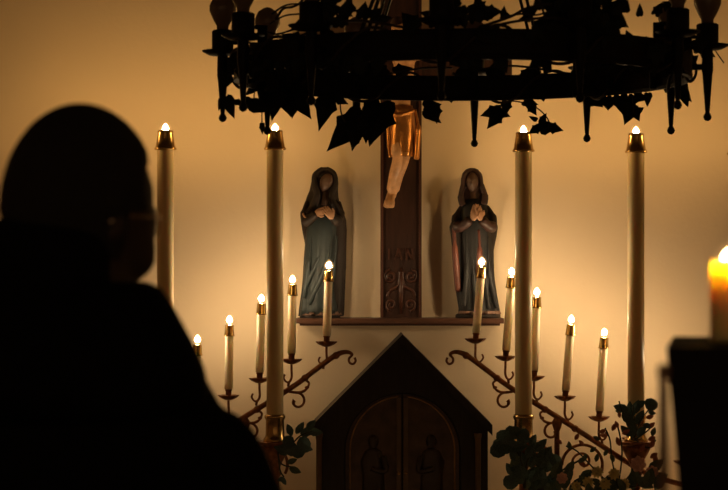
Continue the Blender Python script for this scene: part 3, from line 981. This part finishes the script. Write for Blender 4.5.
ch = thing('wheel_chandelier', (CXC, CY, ZB), 'black iron wheel chandelier with unlit bulbs hung with ivy', 'chandelier')
rg = MB()
seg = 96
vs, fs = [], []
for k in range(seg):
    t = 2 * PI * k / seg
    for r_, z_ in ((RR + 0.008, ZB), (RR + 0.008, ZT), (RR - 0.008, ZT), (RR - 0.008, ZB)):
        vs.append(Vector((CXC + r_ * math.sin(t), CY + r_ * math.cos(t), z_)))
for k in range(seg):
    k2 = (k + 1) % seg
    for j in range(4):
        j2 = (j + 1) % 4
        fs.append((k * 4 + j, k * 4 + j2, k2 * 4 + j2, k2 * 4 + j))
rg.add(vs, fs).build('ring', M['iron'], ch, smooth=False)
for zz in (ZB + 0.010, ZT - 0.010):
    MB().tube([ring_pt(k * 5, RR, zz) for k in range(73)], 0.0105, 6).build('rim', M['iron'], ch)
# suspension rods to a hub, chain to the ceiling
HUB = Vector((CXC, CY, ZT + 0.95))
for dg in (-154, 154, -26, 26):
    for s in (-1, 1):
        MB().tube([ring_pt(dg + s * 0.9, RR, ZT - 0.01), HUB + Vector((s * 0.012, 0, 0))], 0.0055, 6).build('hanging_rod', M['iron'], ch)
MB().lathe([(0.03, -0.06), (0.05, -0.02), (0.05, 0.02), (0.02, 0.06)], HUB, 16).build('hub', M['iron'], ch)
MB().tube([HUB, Vector((CXC, CY, 4.2))], 0.010, 8).build('ceiling_chain', M['iron'], ch)
RP = 0.775
balls = {6: 143.5, 37: 138.5, 67: 130.5, 97: 117, -26: 141, -56: 131, -84: 118}
for dg in (6, 37, 67, 97, 127, 157, -173, -143, -119, -84, -56, -26):
    pt = ring_pt(dg, RP, 0)
    zb = (ZC - (balls[dg] - HY) * pt.y / F) if dg in balls else ZC + 0.490
    x, y = pt.x, pt.y
    am = MB()
    am.lathe([(0.003, zb - 0.013), (0.010, zb - 0.009), (0.0135, zb), (0.010, zb + 0.009), (0.0065, zb + 0.014), (0.0075, zb + 0.020), (0.0155, ZC + 0.612), (0.0185, ZC + 0.63), (0.0165, ZC + 0.70), (0.022, ZC + 0.712)],
             (x, y, 0), 14)
    ip = ring_pt(dg, RR - 0.01, 0)
    am.bar((ip.x, ip.y, ZC + 0.640), (x, y, ZC + 0.640), 0.016, 0.034)
    am.bar((ip.x, ip.y, ZC + 0.760 - 0.02), (ip.x, ip.y, ZB + 0.004), 0.030, 0.020)
    am.bar((ip.x, ip.y, ZC + 0.735), (x, y, ZC + 0.735), 0.012, 0.012)
    arm = am.build('lamp_arm', M['iron'], ch)
    MB().lathe([(0.018, 0.692), (0.045, 0.695), (0.066, 0.706), (0.067, 0.710), (0.045, 0.702), (0.02, 0.702)], (x, y, ZC), 24).build('drip_pan', M['iron'], arm)
    MB().lathe([(0.034, 0.702), (0.035, 0.706), (0.035, 0.772), (0.030, 0.776), (0.012, 0.777)], (x, y, ZC), 18).build('socket', M['iron'], arm)
    MB().lathe([(0.018, 0.770), (0.020, 0.790), (0.030, 0.808), (0.043, 0.838), (0.043, 0.856), (0.032, 0.880), (0.014, 0.892), (0.002, 0.896)], (x, y, ZC), 20).build('bulb', M['bulb'], arm)

# ------------------------------------------------------------------ ivy garland on the chandelier
iv = thing('ivy_garland', (CXC, CY, ZB), 'dark trailing ivy garland wound around the black iron chandelier', 'garland')
nleaf = 0
def ivy(pos, tipdeg, size, me=None, yaw=None, stretch=1.0):
    """Leaf with the tip pointing tipdeg (0 right, 90 up, seen from the camera)."""
    global nleaf
    nleaf += 1
    t = math.radians(tipdeg)
    tip = Vector((math.cos(t), R.uniform(-0.35, 0.35), math.sin(t)))
    nrm = Vector((R.uniform(-0.5, 0.5) if yaw is None else yaw, -1, R.uniform(-0.3, 0.5)))
    place('leaf', me or (ivy_a if R.random() < 0.6 else ivy_b), iv, basis(pos, tip, nrm, size, size * stretch))


def ppos(px, py, deg, r=RR):
    """Position seen at (px, py) near the ring, at the depth of ring angle deg."""
    return at(px, py, CY + r * math.cos(math.radians(deg)))


def vine(pts, r=0.004):
    MB().tube(smooth_path(pts, 6), r, 6).build('vine', M['vine'], iv)


# leaves told apart in the picture: (base x, base y, tip angle, length px, ring angle)
named = [
    (277, 90, -98, 30, -58), (291, 88, -58, 36, -55), (298, 90, -102, 28, -50), (270, 88, -112, 24, -56), (283, 92, -70, 26, -52),
    (329, 93, -103, 37, -38), (336, 98, -28, 13, -38),
    (360, 116, -134, 46, -26), (358, 122, -100, 28, -26), (366, 118, -88, 24, -26),
    (381, 104, -106, 42, -24), (377, 104, -145, 24, -24), (386, 104, -80, 16, -22),
    (424, 107, 10, 18, -10), (425, 110, -35, 20, -10), (434, 106, -80, 17, -10),
    (500, 110, 195, 20, 10), (500, 112, 235, 20, 10), (498, 111, -20, 14, 10), (507, 101, -95, 14, 12), (524, 101, -15, 14, 15), (530, 105, -60, 12, 15),
    (540, 128, 10, 18, 18), (537, 120, 150, 9, 18), (539, 127, -150, 12, 18), (549, 127, -15, 14, 18), (541, 122, 60, 10, 18),
    (592, 98, -40, 14, 38), (603, 97, -70, 13, 42), (612, 97, -110, 14, 44), (620, 96, -85, 18, 46), (628, 96, -60, 15, 48), (634, 95, -20, 14, 50),
    (632, 106, -110, 19, 50), (636, 112, 30, 10, 50), (634, 110, -65, 12, 50), (648, 93, -95, 13, 56),
    (680, 84, -50, 22, 70), (683, 92, -75, 15, 70), (679, 82, 120, 8, 70),
    (242, 101, -10, 24, -75), (250, 104, -15, 24, -75), (258, 84, -140, 16, -70), (262, 82, -100, 18, -68), (241, 103, 160, 12, -75),
    (226, 97, -70, 22, -88), (222, 99, -110, 12, -88), (260, 106, 20, 22, -66), (262, 124, -90, 10, -64),
    (484, 20, 105, 26, 175), (486, 12, 0, 16, 175), (503, 15, 80, 9, 170), (502, 14, -10, 9, 170), (525, 14, 20, 14, 165), (531, 17, -170, 12, 165),
    (470, 14, 40, 20, 178), (436, 16, 165, 16, -175), (307, 22, 200, 18, -150), (316, 20, 130, 22, -150),
    (345, 14, 70, 18, -155), (352, 12, 110, 15, -155), (362, 18, 75, 16, -157), (370, 18, 45, 16, -158), (378, 20, 10, 14, -160),
    (625, 12, 80, 12, 140), (640, 16, 90, 12, 136), (655, 14, 60, 14, 130), (664, 8, 40, 12, 125), (700, 46, -30, 20, 92),
]
for px, py, ang, ln, deg in named:
    q_ = ppos(px, py, deg)
    ivy(q_, ang, ln * q_.y / F * 1.08, stretch=R.uniform(0.62, 0.85) if px < 400 and py > 60 else R.uniform(0.8, 1.0))
# dense bunch at the upper right of the wheel
for k in range(34):
    px, py = R.uniform(543, 622), R.uniform(-4, 28)
    q_ = ppos(px, py, R.choice((140, 150, 160)))
    ivy(q_, R.uniform(0, 360), R.uniform(0.045, 0.075))
for k in range(16):
    px, py = R.uniform(310, 345), R.uniform(-5, 24)
    q_ = ppos(px, py, -150)
    ivy(q_, R.uniform(0, 360), R.uniform(0.04, 0.06))
for k in range(10):
    px, py = R.uniform(436, 470), R.uniform(-4, 22)
    ivy(ppos(px, py, 180), R.uniform(0, 360), R.uniform(0.035, 0.055))
# leaves between the near and the far side of the wheel
gap_free = ((510, 530), (552, 574), (408, 420), (430, 442))
for k in range(150):
    px = R.uniform(246, 690)
    if any(g0 - 9 < px < g1 + 9 for g0, g1 in gap_free):
        continue
    if R.random() < 0.5:
        sn = max(-0.95, min(0.95, (px - 462) * 5.95 / (F * RR)))
        deg = 180 - math.degrees(math.asin(sn))
        ivy(ppos(px, 57 - 14 * (1 - math.sqrt(1 - sn * sn)) * -1, deg), R.uniform(-150, -30), R.uniform(0.035, 0.055))
    else:
        sn = max(-0.95, min(0.95, (px - 462) * 7.2 / (F * RR)))
        deg = math.degrees(math.asin(sn))
        ivy(ppos(px, 76 - 14 * (1 - math.sqrt(1 - sn * sn)), deg), R.uniform(30, 150), R.uniform(0.045, 0.075))
# leaves lying along the band itself
for k in range(60):
    deg = R.uniform(-180, 180)
    rr = RR + R.choice((-1, 1)) * R.uniform(0.015, 0.03)
    ivy(ring_pt(deg, rr, R.uniform(ZB + 0.02, ZT + 0.01)), R.uniform(0, 360), R.uniform(0.04, 0.07))
# winding stem along the ring and free tendrils
vine([ring_pt(k * 6, RR + 0.022 * math.sin(k * 1.3), (ZB + ZT) / 2 + 0.055 * math.cos(k * 1.3)) for k in range(61)], 0.005)
vine([ring_pt(k * 7 + 3, RR + 0.02 * math.cos(k * 1.1), ZT + 0.012 + 0.02 * math.sin(k * 0.9)) for k in range(52)], 0.004)
vine([ppos(272, 14, -115), ppos(284, 6, -112), ppos(296, 4, -110), ppos(306, 7, -112), ppos(314, 14, -115)], 0.0032)
vine([ppos(270, 24, -115), ppos(284, 16, -112), ppos(298, 14, -110), ppos(312, 13, -112)], 0.003)
vine([ppos(276, 19, -115), ppos(283, 9, -112), ppos(292, 7, -112), ppos(300, 3, -112), ppos(306, -6, -112)], 0.0042)
vine([ppos(262, 30, -115), ppos(277, 34, -112), ppos(292, 30, -112), ppos(310, 26, -115), ppos(326, 28, -118)], 0.003)
vine([ppos(478, 28, 175), ppos(495, 22, 172), ppos(512, 16, 168), ppos(525, 9, 165), ppos(540, 5, 160), ppos(552, 4, 158)], 0.0042)
vine([ppos(500, 18, 172), ppos(520, 14, 168), ppos(536, 15, 164), ppos(548, 12, 160)], 0.003)
vine([ppos(538, -6, 160), ppos(541, 4, 160), ppos(545, 18, 158), ppos(547, 27, 158)], 0.0035)
vine([ppos(508, 101, 12), ppos(520, 102, 14), ppos(535, 107, 16), ppos(544, 114, 18), ppos(549, 122, 18), ppos(548, 129, 18)], 0.0024)
vine([ppos(684, 72, 70), ppos(684, 80, 70), ppos(683, 90, 70)], 0.002)
vine([ppos(715, 50, 92), ppos(719, 56, 92), ppos(724, 63, 92)], 0.002)
vine([ppos(340, 98, -35), ppos(341, 112, -33), ppos(345, 122, -30)], 0.0025)
vine([ppos(632, 96, 50), ppos(633, 104, 50), ppos(634, 112, 50)], 0.0022)
vine([ppos(255, 90, -70), ppos(254, 98, -72), ppos(256, 104, -74), ppos(250, 108, -75)], 0.0022)
vine([ppos(263, 102, -64), ppos(262, 112, -64), ppos(262, 124, -64)], 0.002)


# ------------------------------------------------------------------ flower arrangements on the altar
def vase(parent, c, h=0.12):
    MB().lathe([(0.045, 0.001), (0.05, 0.006), (0.042, 0.012), (0.06, h * 0.5), (0.055, h * 0.8), (0.035, h), (0.030, h - 0.004), (0.028, h * 0.4)],
               (c[0], c[1], AT), 20).build('vase', M['vase'], parent)


def rose(parent, c, s, me):
    """Blossom: petals laid around the heart in three whorls."""
    c = Vector(c)
    MB().ball(c, (0.32 * s, 0.32 * s, 0.34 * s), 10, 8).build('flower_heart', me.materials[0], parent)
    for w_, (n_, up, ln) in enumerate(((5, 0.9, 0.62), (6, 0.5, 0.80), (7, 0.15, 0.95))):
        for k in range(n_):
            t = 2 * PI * (k + 0.4 * w_) / n_
            rad = Vector((math.cos(t), -0.55 + 0.0 * k, math.sin(t)))
            rad = Vector((math.cos(t), -up, math.sin(t))).normalized()
            place('petal', me, parent, basis(c + Vector((math.cos(t), 0, math.sin(t))) * 0.16 * s, rad, Vector((-math.cos(t) * up, -1, -math.sin(t) * up)), ln * s))


def foliage(parent, items, Y, jitter=0.05):
    """items: (base x, base y, tip angle, length px, leaf mesh)."""
    for px, py, ang, ln, me in items:
        q_ = at(px, py, Y + R.uniform(-jitter, jitter))
        t = math.radians(ang)
        place('leaf', me, parent, basis(q_, (math.cos(t), R.uniform(-0.3, 0.3), math.sin(t)), (R.uniform(-0.4, 0.4), -1, R.uniform(-0.1, 0.6)), ln * q_.y / F))


def stems(parent, lines, Y, r=0.004, m=None):
    for ln in lines:
        MB().tube(smooth_path([at(px, py, Y) for px, py in ln], 5), r, 6).build('stem', m or M['stem'], parent)


# right: foliage around the foot of the thick candle beside the saint
FY = 8.46
fr = thing('flower_arrangement', at(540, 0, FY) * Vector((1, 1, 0)) if False else (at(540, 0, FY).x, FY, AT), 'dark green leafy arrangement in front of the right candelabrum post', 'flowers')
vase(fr, (at(540, 0, FY + 0.06).x, FY + 0.06, 0))
it = [(540, 460, 60, 30, oval_t), (548, 468, 100, 34, round_t),
      (552, 474, 60, 28, oval_g), (545, 480, 140, 32, round_t), (538, 470, 200, 28, oval_t), (560, 480, 45, 26, oval_t), (564, 486, 80, 30, oval_g),
      (535, 488, 90, 26, oval_t), (555, 490, 110, 28, round_t), (572, 488, 60, 24, oval_t),
      (558, 462, 110, 18, round_t), (566, 470, 60, 22, oval_g), (580, 474, 30, 22, oval_t), (583, 458, 70, 13, oval_g)]
for k in range(16):
    it.append((R.uniform(528, 580), R.uniform(476, 496), R.uniform(20, 160), R.uniform(14, 24), R.choice((oval_t, oval_t, oval_g))))
it = [(px, py + 4, an, ln * 0.72, me) for px, py, an, ln, me in it]
foliage(fr, it, FY)
stems(fr, [[(541, 489), (545, 470), (550, 455)], [(542, 489), (538, 470), (540, 456)], [(543, 489), (560, 472), (580, 460)]], FY + 0.04)

# right: roses, yellow flowers and rust red leaves under the right candle
GY = 8.34
gr = thing('flower_arrangement', (at(618, 0, GY).x, GY, AT), 'pale rose and yellow flowers with rust red leaves under right candle', 'flowers')
vase(gr, (at(618, 0, GY).x, GY, 0), 0.10)
rose(gr, at(638, 464, GY - 0.02), 0.031, petal_p)
rose(gr, at(652, 472, GY), 0.025, petal_p)
rose(gr, at(562, 478, GY - 0.03), 0.022, petal_p)
for px, py, s in ((597, 472, 0.046), (614, 474, 0.046), (588, 482, 0.044), (605, 484, 0.046), (624, 484, 0.044), (576, 486, 0.040)):
    c = at(px, py, GY + R.uniform(-0.04, 0.02))
    MB().ball(c, 0.011, 8, 6).build('flower_heart', M['yellow'], gr)
    for k in range(9):
        t = 2 * PI * k / 9
        place('petal', oval_y, gr, basis(c, (math.cos(t), -0.35, math.sin(t)), (0, -1, 0.2), s * 0.6))
it = []
for k in range(20):
    it.append((R.uniform(582, 632), R.uniform(482, 498), R.uniform(20, 160), R.uniform(9, 16), R.choice((oval_g, oval_t, oval_g))))
it += [(648, 472, 40, 20, oval_g), (650, 482, 20, 22, oval_g), (636, 478, -30, 20, oval_g), (646, 488, 70, 22, oval_g), (640, 484, 120, 18, oval_g), (655, 490, 60, 20, oval_t), (634, 490, 100, 18, oval_t),
       (620, 446, 110, 10, round_r), (608, 436, 170, 9, round_r), (612, 431, 60, 9, round_r), (622, 434, 30, 9, round_r), (640, 452, 60, 9, round_r), (650, 458, 30, 10, round_r), (655, 464, 80, 10, round_r),
       (618, 428, 110, 8, round_r), (606, 430, 200, 8, round_r), (600, 440, 150, 8, oval_g), (575, 440, 60, 8, round_r), (570, 450, 100, 9, oval_g), (562, 444, 140, 8, round_r), (590, 452, 40, 8, oval_g),
       (584, 446, 130, 8, round_r), (578, 462, 30, 9, oval_g), (596, 462, 80, 9, oval_g), (586, 466, 150, 9, round_r), (604, 456, 60, 8, oval_g), (614, 462, 110, 9, oval_g)]
foliage(gr, it, GY, 0.04)
stems(gr, [[(618, 489), (612, 460), (610, 440), (605, 428)], [(618, 489), (622, 455), (620, 436), (617, 424)], [(619, 489), (630, 475), (641, 465)], [(619, 489), (640, 485), (655, 477)],
           [(617, 489), (600, 475), (578, 452), (566, 446)]], GY + 0.03, 0.0032)

# sprig around the socket of the right thick candle
WY = YT - 0.06
wr = thing('leaf_sprig', at(634, 440, WY), 'dark leaf sprig tied round the socket of the candle beside the lectern', 'sprig')
it = [(632, 418, 95, 18, oval_t), (634, 414, 70, 16, oval_t), (629, 410, 165, 16, oval_t), (634, 408, 30, 14, oval_t), (630, 424, 120, 16, oval_t), (636, 424, 60, 16, oval_t), (632, 430, 100, 18, oval_t),
      (632, 438, 90, 18, oval_t), (630, 436, 130, 14, oval_t), (637, 436, 50, 14, oval_t), (645, 405, 8, 14, round_t), (648, 412, -10, 9, oval_t), (646, 418, 15, 9, round_r), (643, 424, -20, 10, oval_t),
      (648, 428, 40, 9, round_r), (652, 436, 70, 10, oval_g), (648, 440, 20, 9, round_r), (622, 412, 170, 7, oval_g), (620, 418, 100, 7, round_r), (618, 424, 200, 7, round_r), (650, 448, 60, 10, round_r), (654, 444, 100, 10, oval_g)]
foliage(wr, it, WY, 0.02)
stems(wr, [[(632, 440), (631, 425), (634, 404)], [(634, 438), (641, 420), (652, 406)], [(634, 440), (646, 432), (654, 424)], [(632, 428), (624, 416), (619, 401)], [(636, 440), (648, 448), (656, 440)]], WY, 0.003)

# sprigs tied round the sockets of the two inner thick candles
SG = YT - 0.075
sg = thing('leaf_sprig', at(523.5, 452, SG), 'dark broad-leaved sprig round the socket of the candle beside the tabernacle right side', 'sprig')
it = [(512, 445, 178, 26, round_t), (510, 440, 152, 20, round_t), (506, 447, 200, 22, round_t), (514, 440, 105, 20, round_t), (522, 440, 75, 16, round_t), (518, 437, 120, 16, round_t),
      (526, 446, 190, 22, oval_t), (530, 450, 22, 24, oval_t), (536, 450, 48, 20, oval_t), (520, 456, 230, 20, oval_g), (524, 448, 90, 20, round_t), (530, 446, 60, 18, oval_t),
      (518, 450, 150, 18, round_t), (526, 458, 60, 22, oval_t), (516, 462, 110, 20, oval_t), (522, 470, 100, 24, round_t), (530, 468, 70, 22, oval_t), (514, 476, 120, 20, oval_t),
      (522, 484, 95, 24, round_t), (530, 482, 60, 22, oval_t), (515, 488, 130, 20, round_t), (526, 490, 80, 22, oval_g)]
it = [(px, py, an, ln * 0.78, me) for px, py, an, ln, me in it]
foliage(sg, it, SG, 0.015)
stems(sg, [[(524, 488), (522, 465), (514, 448), (498, 443)], [(525, 488), (527, 462), (538, 446)], [(524, 488), (521, 460), (520, 438)]], SG + 0.004, 0.004)
sg = thing('leaf_sprig', at(280, 452, SG), 'dark leafy sprig reaching from the left thick candle to the tabernacle', 'sprig')
it = [(292, 436, 110, 13, oval_t), (296, 434, 60, 15, oval_t), (300, 434, 20, 18, oval_t), (306, 430, 45, 14, oval_t), (308, 432, 0, 15, oval_t), (294, 440, 190, 12, round_t), (298, 440, -30, 15, round_t), (302, 446, -20, 12, oval_t),
      (296, 446, 200, 14, round_t), (290, 450, 170, 14, round_t), (300, 450, 5, 12, oval_t), (304, 440, 80, 12, oval_g), (284, 450, 160, 12, oval_t), (289, 468, -20, 13, oval_g), (287, 463, 20, 11, oval_g), (282, 478, -60, 9, oval_t), (285, 478, 200, 9, oval_t),
      (288, 455, 60, 14, round_t), (292, 454, 20, 14, round_t)]
foliage(sg, it, SG, 0.015)
stems(sg, [[(278, 452), (288, 448), (300, 436), (312, 431)], [(278, 452), (280, 462), (286, 466), (295, 467)], [(278, 453), (280, 470), (284, 477)]], SG + 0.004, 0.003)

# ------------------------------------------------------------------ person seen from behind
def person():
    PY = 2.5
    HX = -0.352
    pr = thing('person', (HX, PY, 0), 'person seen from behind in black hooded coat with short dark hair, head turned right', 'person')
    hc = Vector((HX + 0.010, PY, 1.522))
    yaw = -0.70          # face turned to the right of the way the body faces
    rot = rotz(yaw)
    HS = 1.025
    b_ = MB()
    head_shape(b_, hc, HS, rot, ears=False, cheek=0.016)
    for sx in (-1, 1):
        b_.ball(hc + rot @ Vector((sx * 0.072, -0.016, -0.012)), (0.010, 0.020, 0.030), 10, 8, rot @ rotz(-sx * 0.35))
    b_.tube([hc + Vector((-0.004, -0.008, -0.06)), Vector((HX, PY - 0.02, 1.36))], [0.066, 0.074], 16)
    b_.loft([(HX, PY, 0.80, 0.150, 0.105, 0, 1, 0), (HX, PY, 0.92, 0.150, 0.105, 0, 1, 0), (HX, PY, 1.05, 0.140, 0.10, 0, 1, 0), (HX, PY, 1.20, 0.160, 0.105, 0, 1, 0),
             (HX, PY, 1.28, 0.140, 0.090, 0, 1, 0), (HX, PY - 0.01, 1.37, 0.10, 0.07, 0, 1, 0)], 32)
    for s in (-1, 1):
        sh = Vector((HX + s * 0.135, PY - 0.01, 1.245))
        el = Vector((HX + s * 0.203, PY + 0.02, 1.03))
        wr_ = Vector((HX + s * 0.065, PY + 0.22, 1.02))
        b_.tube(smooth_path([sh, (sh + el) / 2, el], 4), [0.050] * 4 + [0.045] * 4 + [0.038], 12)
        b_.tube([el, (el + wr_) / 2, wr_], [0.038, 0.035, 0.027], 12)
        small_hand(b_, wr_, Vector((-s * 0.6, 0.6, 0.2)), Vector((s * 0.5, 0.5, 0.7)), 0.95, 0.4)
        hp = Vector((HX + s * 0.085, PY, 0.82))
        kn = Vector((HX + s * 0.095, PY + 0.015, 0.46))
        an = Vector((HX + s * 0.10, PY - 0.01, 0.08))
        b_.tube(smooth_path([hp, (hp + kn) / 2, kn, (kn + an) / 2 + Vector((0, -0.015, 0)), an], 4), [0.085] * 4 + [0.072] * 4 + [0.052] * 4 + [0.050] * 4 + [0.036], 14)
        b_.tube([an + Vector((0, -0.03, -0.03)), an + Vector((0, 0.05, -0.04)), an + Vector((0, 0.15, -0.055))], [0.034, 0.036, 0.022], 12)
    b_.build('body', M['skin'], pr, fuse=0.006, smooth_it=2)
    h = MB()
    head_shape(h, hc, HS, rot, ears=False, offset=lambda d: 0.001 + 0.008 * min(1.0, max(0.0, (0.55 - d.y + max(0.0, d.z - 0.3) * 1.6) / 0.4)), skip=lambda d: (d.y > 0.60 and d.z < 0.45) or d.z < -0.62 or (d.y > 0.05 and d.z < -0.12), features=False)
    ho = h.build('hair', M['hairb'], pr)
    sd = ho.modifiers.new('thick', 'SOLIDIFY'); sd.thickness = 0.003
    # coat: trunk, sleeves
    c = MB()
    c.loft([(HX, PY, 0.70, 0.205, 0.140, 0.02, 6, 0), (HX, PY, 0.85, 0.200, 0.138, 0.015, 6, 0.5), (HX, PY, 1.00, 0.190, 0.135, 0.012, 6, 1), (HX, PY, 1.15, 0.200, 0.140, 0.01, 6, 1),
            (HX, PY - 0.005, 1.22, 0.205, 0.135, 0.0, 6, 1), (HX, PY - 0.01, 1.275, 0.185, 0.120, 0.0, 6, 1), (HX, PY - 0.01, 1.34, 0.150, 0.10, 0.0, 6, 1), (HX, PY - 0.01, 1.39, 0.090, 0.08, 0.0, 6, 1)], 48)
    for s in (-1, 1):
        el = Vector((HX + s * 0.205, PY + 0.02, 1.03))
        wr_ = Vector((HX + s * 0.085, PY + 0.195, 1.02))
        c.tube(smooth_path([(HX + s * 0.085, PY - 0.01, 1.248), (HX + s * 0.158, PY - 0.01, 1.228), (HX + s * 0.190, PY, 1.160), el], 5), [0.052] * 5 + [0.064] * 5 + [0.068] * 5 + [0.060], 18)
        c.tube([el, (el + wr_) / 2, wr_], [0.058, 0.053, 0.046], 14)
    c.build('coat', M['coat'], pr, fuse=0.007, smooth_it=3)
    # hood lying bunched round the neck
    hd = MB()
    hd.loft([(HX - 0.022, PY - 0.035, 1.36, 0.075, 0.08, 0, 1, 0), (HX - 0.022, PY - 0.035, 1.42, 0.078, 0.08, 0, 1, 0), (HX - 0.022, PY - 0.035, 1.49, 0.076, 0.07, 0, 1, 0), (HX - 0.022, PY - 0.03, 1.515, 0.060, 0.05, 0, 1, 0)], 32)
    hd.loft([(HX, PY - 0.045, 1.270, 0.105, 0.085, 0.0, 4, 0.3), (HX, PY - 0.048, 1.285, 0.160, 0.110, 0.0, 4, 0.3), (HX, PY - 0.050, 1.305, 0.168, 0.122, 0.0, 4, 0.3), (HX, PY - 0.050, 1.330, 0.164, 0.124, 0.0, 4, 0.6),
             (HX, PY - 0.046, 1.355, 0.153, 0.120, 0.0, 4, 0.8), (HX, PY - 0.040, 1.385, 0.137, 0.112, 0.0, 4, 1.0), (HX, PY - 0.034, 1.412, 0.121, 0.102, 0.0, 4, 1.1), (HX, PY - 0.030, 1.430, 0.108, 0.092, 0.0, 4, 1.2),
             (HX, PY - 0.028, 1.438, 0.086, 0.080, 0.0, 4, 1.2), (HX, PY - 0.026, 1.428, 0.066, 0.070, 0.0, 4, 1.2)], 48)
    hd.build('hood', M['coat'], pr, fuse=0.006, smooth_it=4)
    t = MB()
    t.loft([(HX, PY, 0.76, 0.160, 0.115, 0, 1, 0), (HX, PY, 0.90, 0.162, 0.118, 0, 1, 0), (HX, PY, 0.96, 0.150, 0.11, 0, 1, 0)], 32)
    for s in (-1, 1):
        hp = Vector((HX + s * 0.085, PY, 0.82)); kn = Vector((HX + s * 0.097, PY + 0.015, 0.46)); an = Vector((HX + s * 0.10, PY - 0.01, 0.07))
        t.tube(smooth_path([hp, kn, an], 6), [0.098] * 6 + [0.072] * 6 + [0.062], 16)
    t.build('trousers', M['trouser'], pr, fuse=0.008, smooth_it=2)
    for s in (-1, 1):
        x = HX + s * 0.10
        q = MB()
        q.tube(smooth_path([(x, PY - 0.065, 0.045), (x, PY + 0.0, 0.050), (x, PY + 0.09, 0.042), (x, PY + 0.185, 0.030)], 5), [0.036] * 5 + [0.046] * 5 + [0.044] * 5 + [0.026], 14)
        q.box((x - 0.042, PY - 0.10, 0.001), (x + 0.042, PY + 0.19, 0.02))
        q.tube([(x, PY - 0.03, 0.04), (x, PY - 0.02, 0.10)], [0.046, 0.042], 14)
        q.build('shoe', M['shoe'], pr, fuse=0.006)
    # spectacles
    def fp(v): return hc + rot @ (Vector(v) + Vector((0, -0.009, -0.004)))
    g = MB()
    for s in (-1, 1):
        g.tube([fp((s * (0.031 + 0.025 * math.cos(k * PI / 9)), 0.096 - 0.011 * math.cos(k * PI / 9), -0.010 + 0.019 * math.sin(k * PI / 9))) for k in range(19)], 0.0013, 6)
        g.tube([fp(v) for v in ((s * 0.056, 0.086, -0.006), (s * 0.066, 0.070, -0.004), (s * 0.079, 0.0, -0.004), (s * 0.079, -0.02, -0.012))], 0.0016, 6)
    g.tube([fp(v) for v in ((-0.007, 0.105, -0.004), (0, 0.109, -0.002), (0.007, 0.105, -0.004))], 0.0013, 6)
    go = g.build('spectacles', M['specs'], pr)
    for s in (-1, 1):
        n = rot @ Vector((s * 0.40, 0.92, 0))
        MB().lathe([(0.0005, -0.0006), (0.018, -0.0005), (0.018, 0.0005), (0.0005, 0.0006)], fp((s * 0.031, 0.096, -0.010)), 20, n).build('lens', M['lens'], go)
person()

# ------------------------------------------------------------------ foreground right: black lectern with a pillar candle, pale post
def lectern():
    Y = 2.2
    def xz(px, py):
        v = at(px, py, Y)
        return v.x, v.z
    x0, z1 = xz(666.5, 347)
    x0b, zb = xz(679, 490)
    x1 = x0 + 0.42
    lc = thing('lectern', ((x0 + x1) / 2, Y + 0.18, 0), 'plain black lectern block at the lower right edge of the picture', 'lectern')
    sl = (x0b - x0) / (z1 - zb)
    zl = 0.95
    xl = x0 + sl * (z1 - zl)
    pr_ = MB().prism([(xl, zl), (x1 - (xl - x0), zl), (x1, z1), (x0, z1)], Y, Y + 0.36)
    dk = MB()
    ct = Vector((x0, Y, 0))
    rt = rotz(-0.17)
    dk.add([ct + rt @ (v - ct) for v in pr_.v], pr_.f).build('desk', M['blackwood'], lc, smooth=False)
    MB().box((x0 + 0.12, Y + 0.08, 0.06), (x1 - 0.12, Y + 0.28, zl)).build('column', M['blackwood'], lc, smooth=False)
    MB().box((x0 + 0.02, Y + 0.0, 0.0), (x1 - 0.02, Y + 0.36, 0.06)).build('foot', M['blackwood'], lc, smooth=False)
    cy = Y + 0.15
    t = at(727.5, 259, cy)
    pc = thing('pillar_candle', (t.x, cy, z1), 'thick honey coloured pillar candle burning on the black lectern', 'candle')
    r_ = 0.0200
    MB().lathe([(r_ * 0.97, z1 + 0.0005), (r_, z1 + 0.004), (r_, t.z - 0.006), (r_ * 0.92, t.z - 0.001), (r_ * 0.80, t.z - 0.001), (r_ * 0.66, t.z - 0.008), (r_ * 0.60, t.z - 0.018), (0.002, t.z - 0.020)],
               (t.x, cy, 0), 28).build('wax_body', M['nearwax'], pc)
    add_flame(pc, (t.x, cy, t.z - 0.014), 0.022, 0.0075, M['f_near'])
    # thin dark rod close to the camera, beside the lectern
    PYY = 1.75
    xm = at(663.5, 0, PYY).x
    zt = at(0, 364, PYY).z
    zc_ = at(0, 380, PYY).z
    po = thing('thin_rod', (xm, PYY, 0), 'thin dark upright rod, out of focus, just left of the black lectern', 'rod')
    MB().lathe([(0.09, 0.0), (0.09, 0.012), (0.03, 0.02), (0.004, 0.03)], (xm, PYY, 0), 24).build('foot', M['blackwood'], po)
    MB().lathe([(0.0042, 0.028), (0.0042, zc_)], (xm, PYY, 0), 12).build('shaft', M['palecap'], po)
    MB().lathe([(0.0042, zc_ - 0.001), (0.0054, zc_ + 0.003), (0.0054, zt - 0.003), (0.0040, zt)], (xm, PYY, 0), 14).build('cap', M['palecap'], po)
lectern()
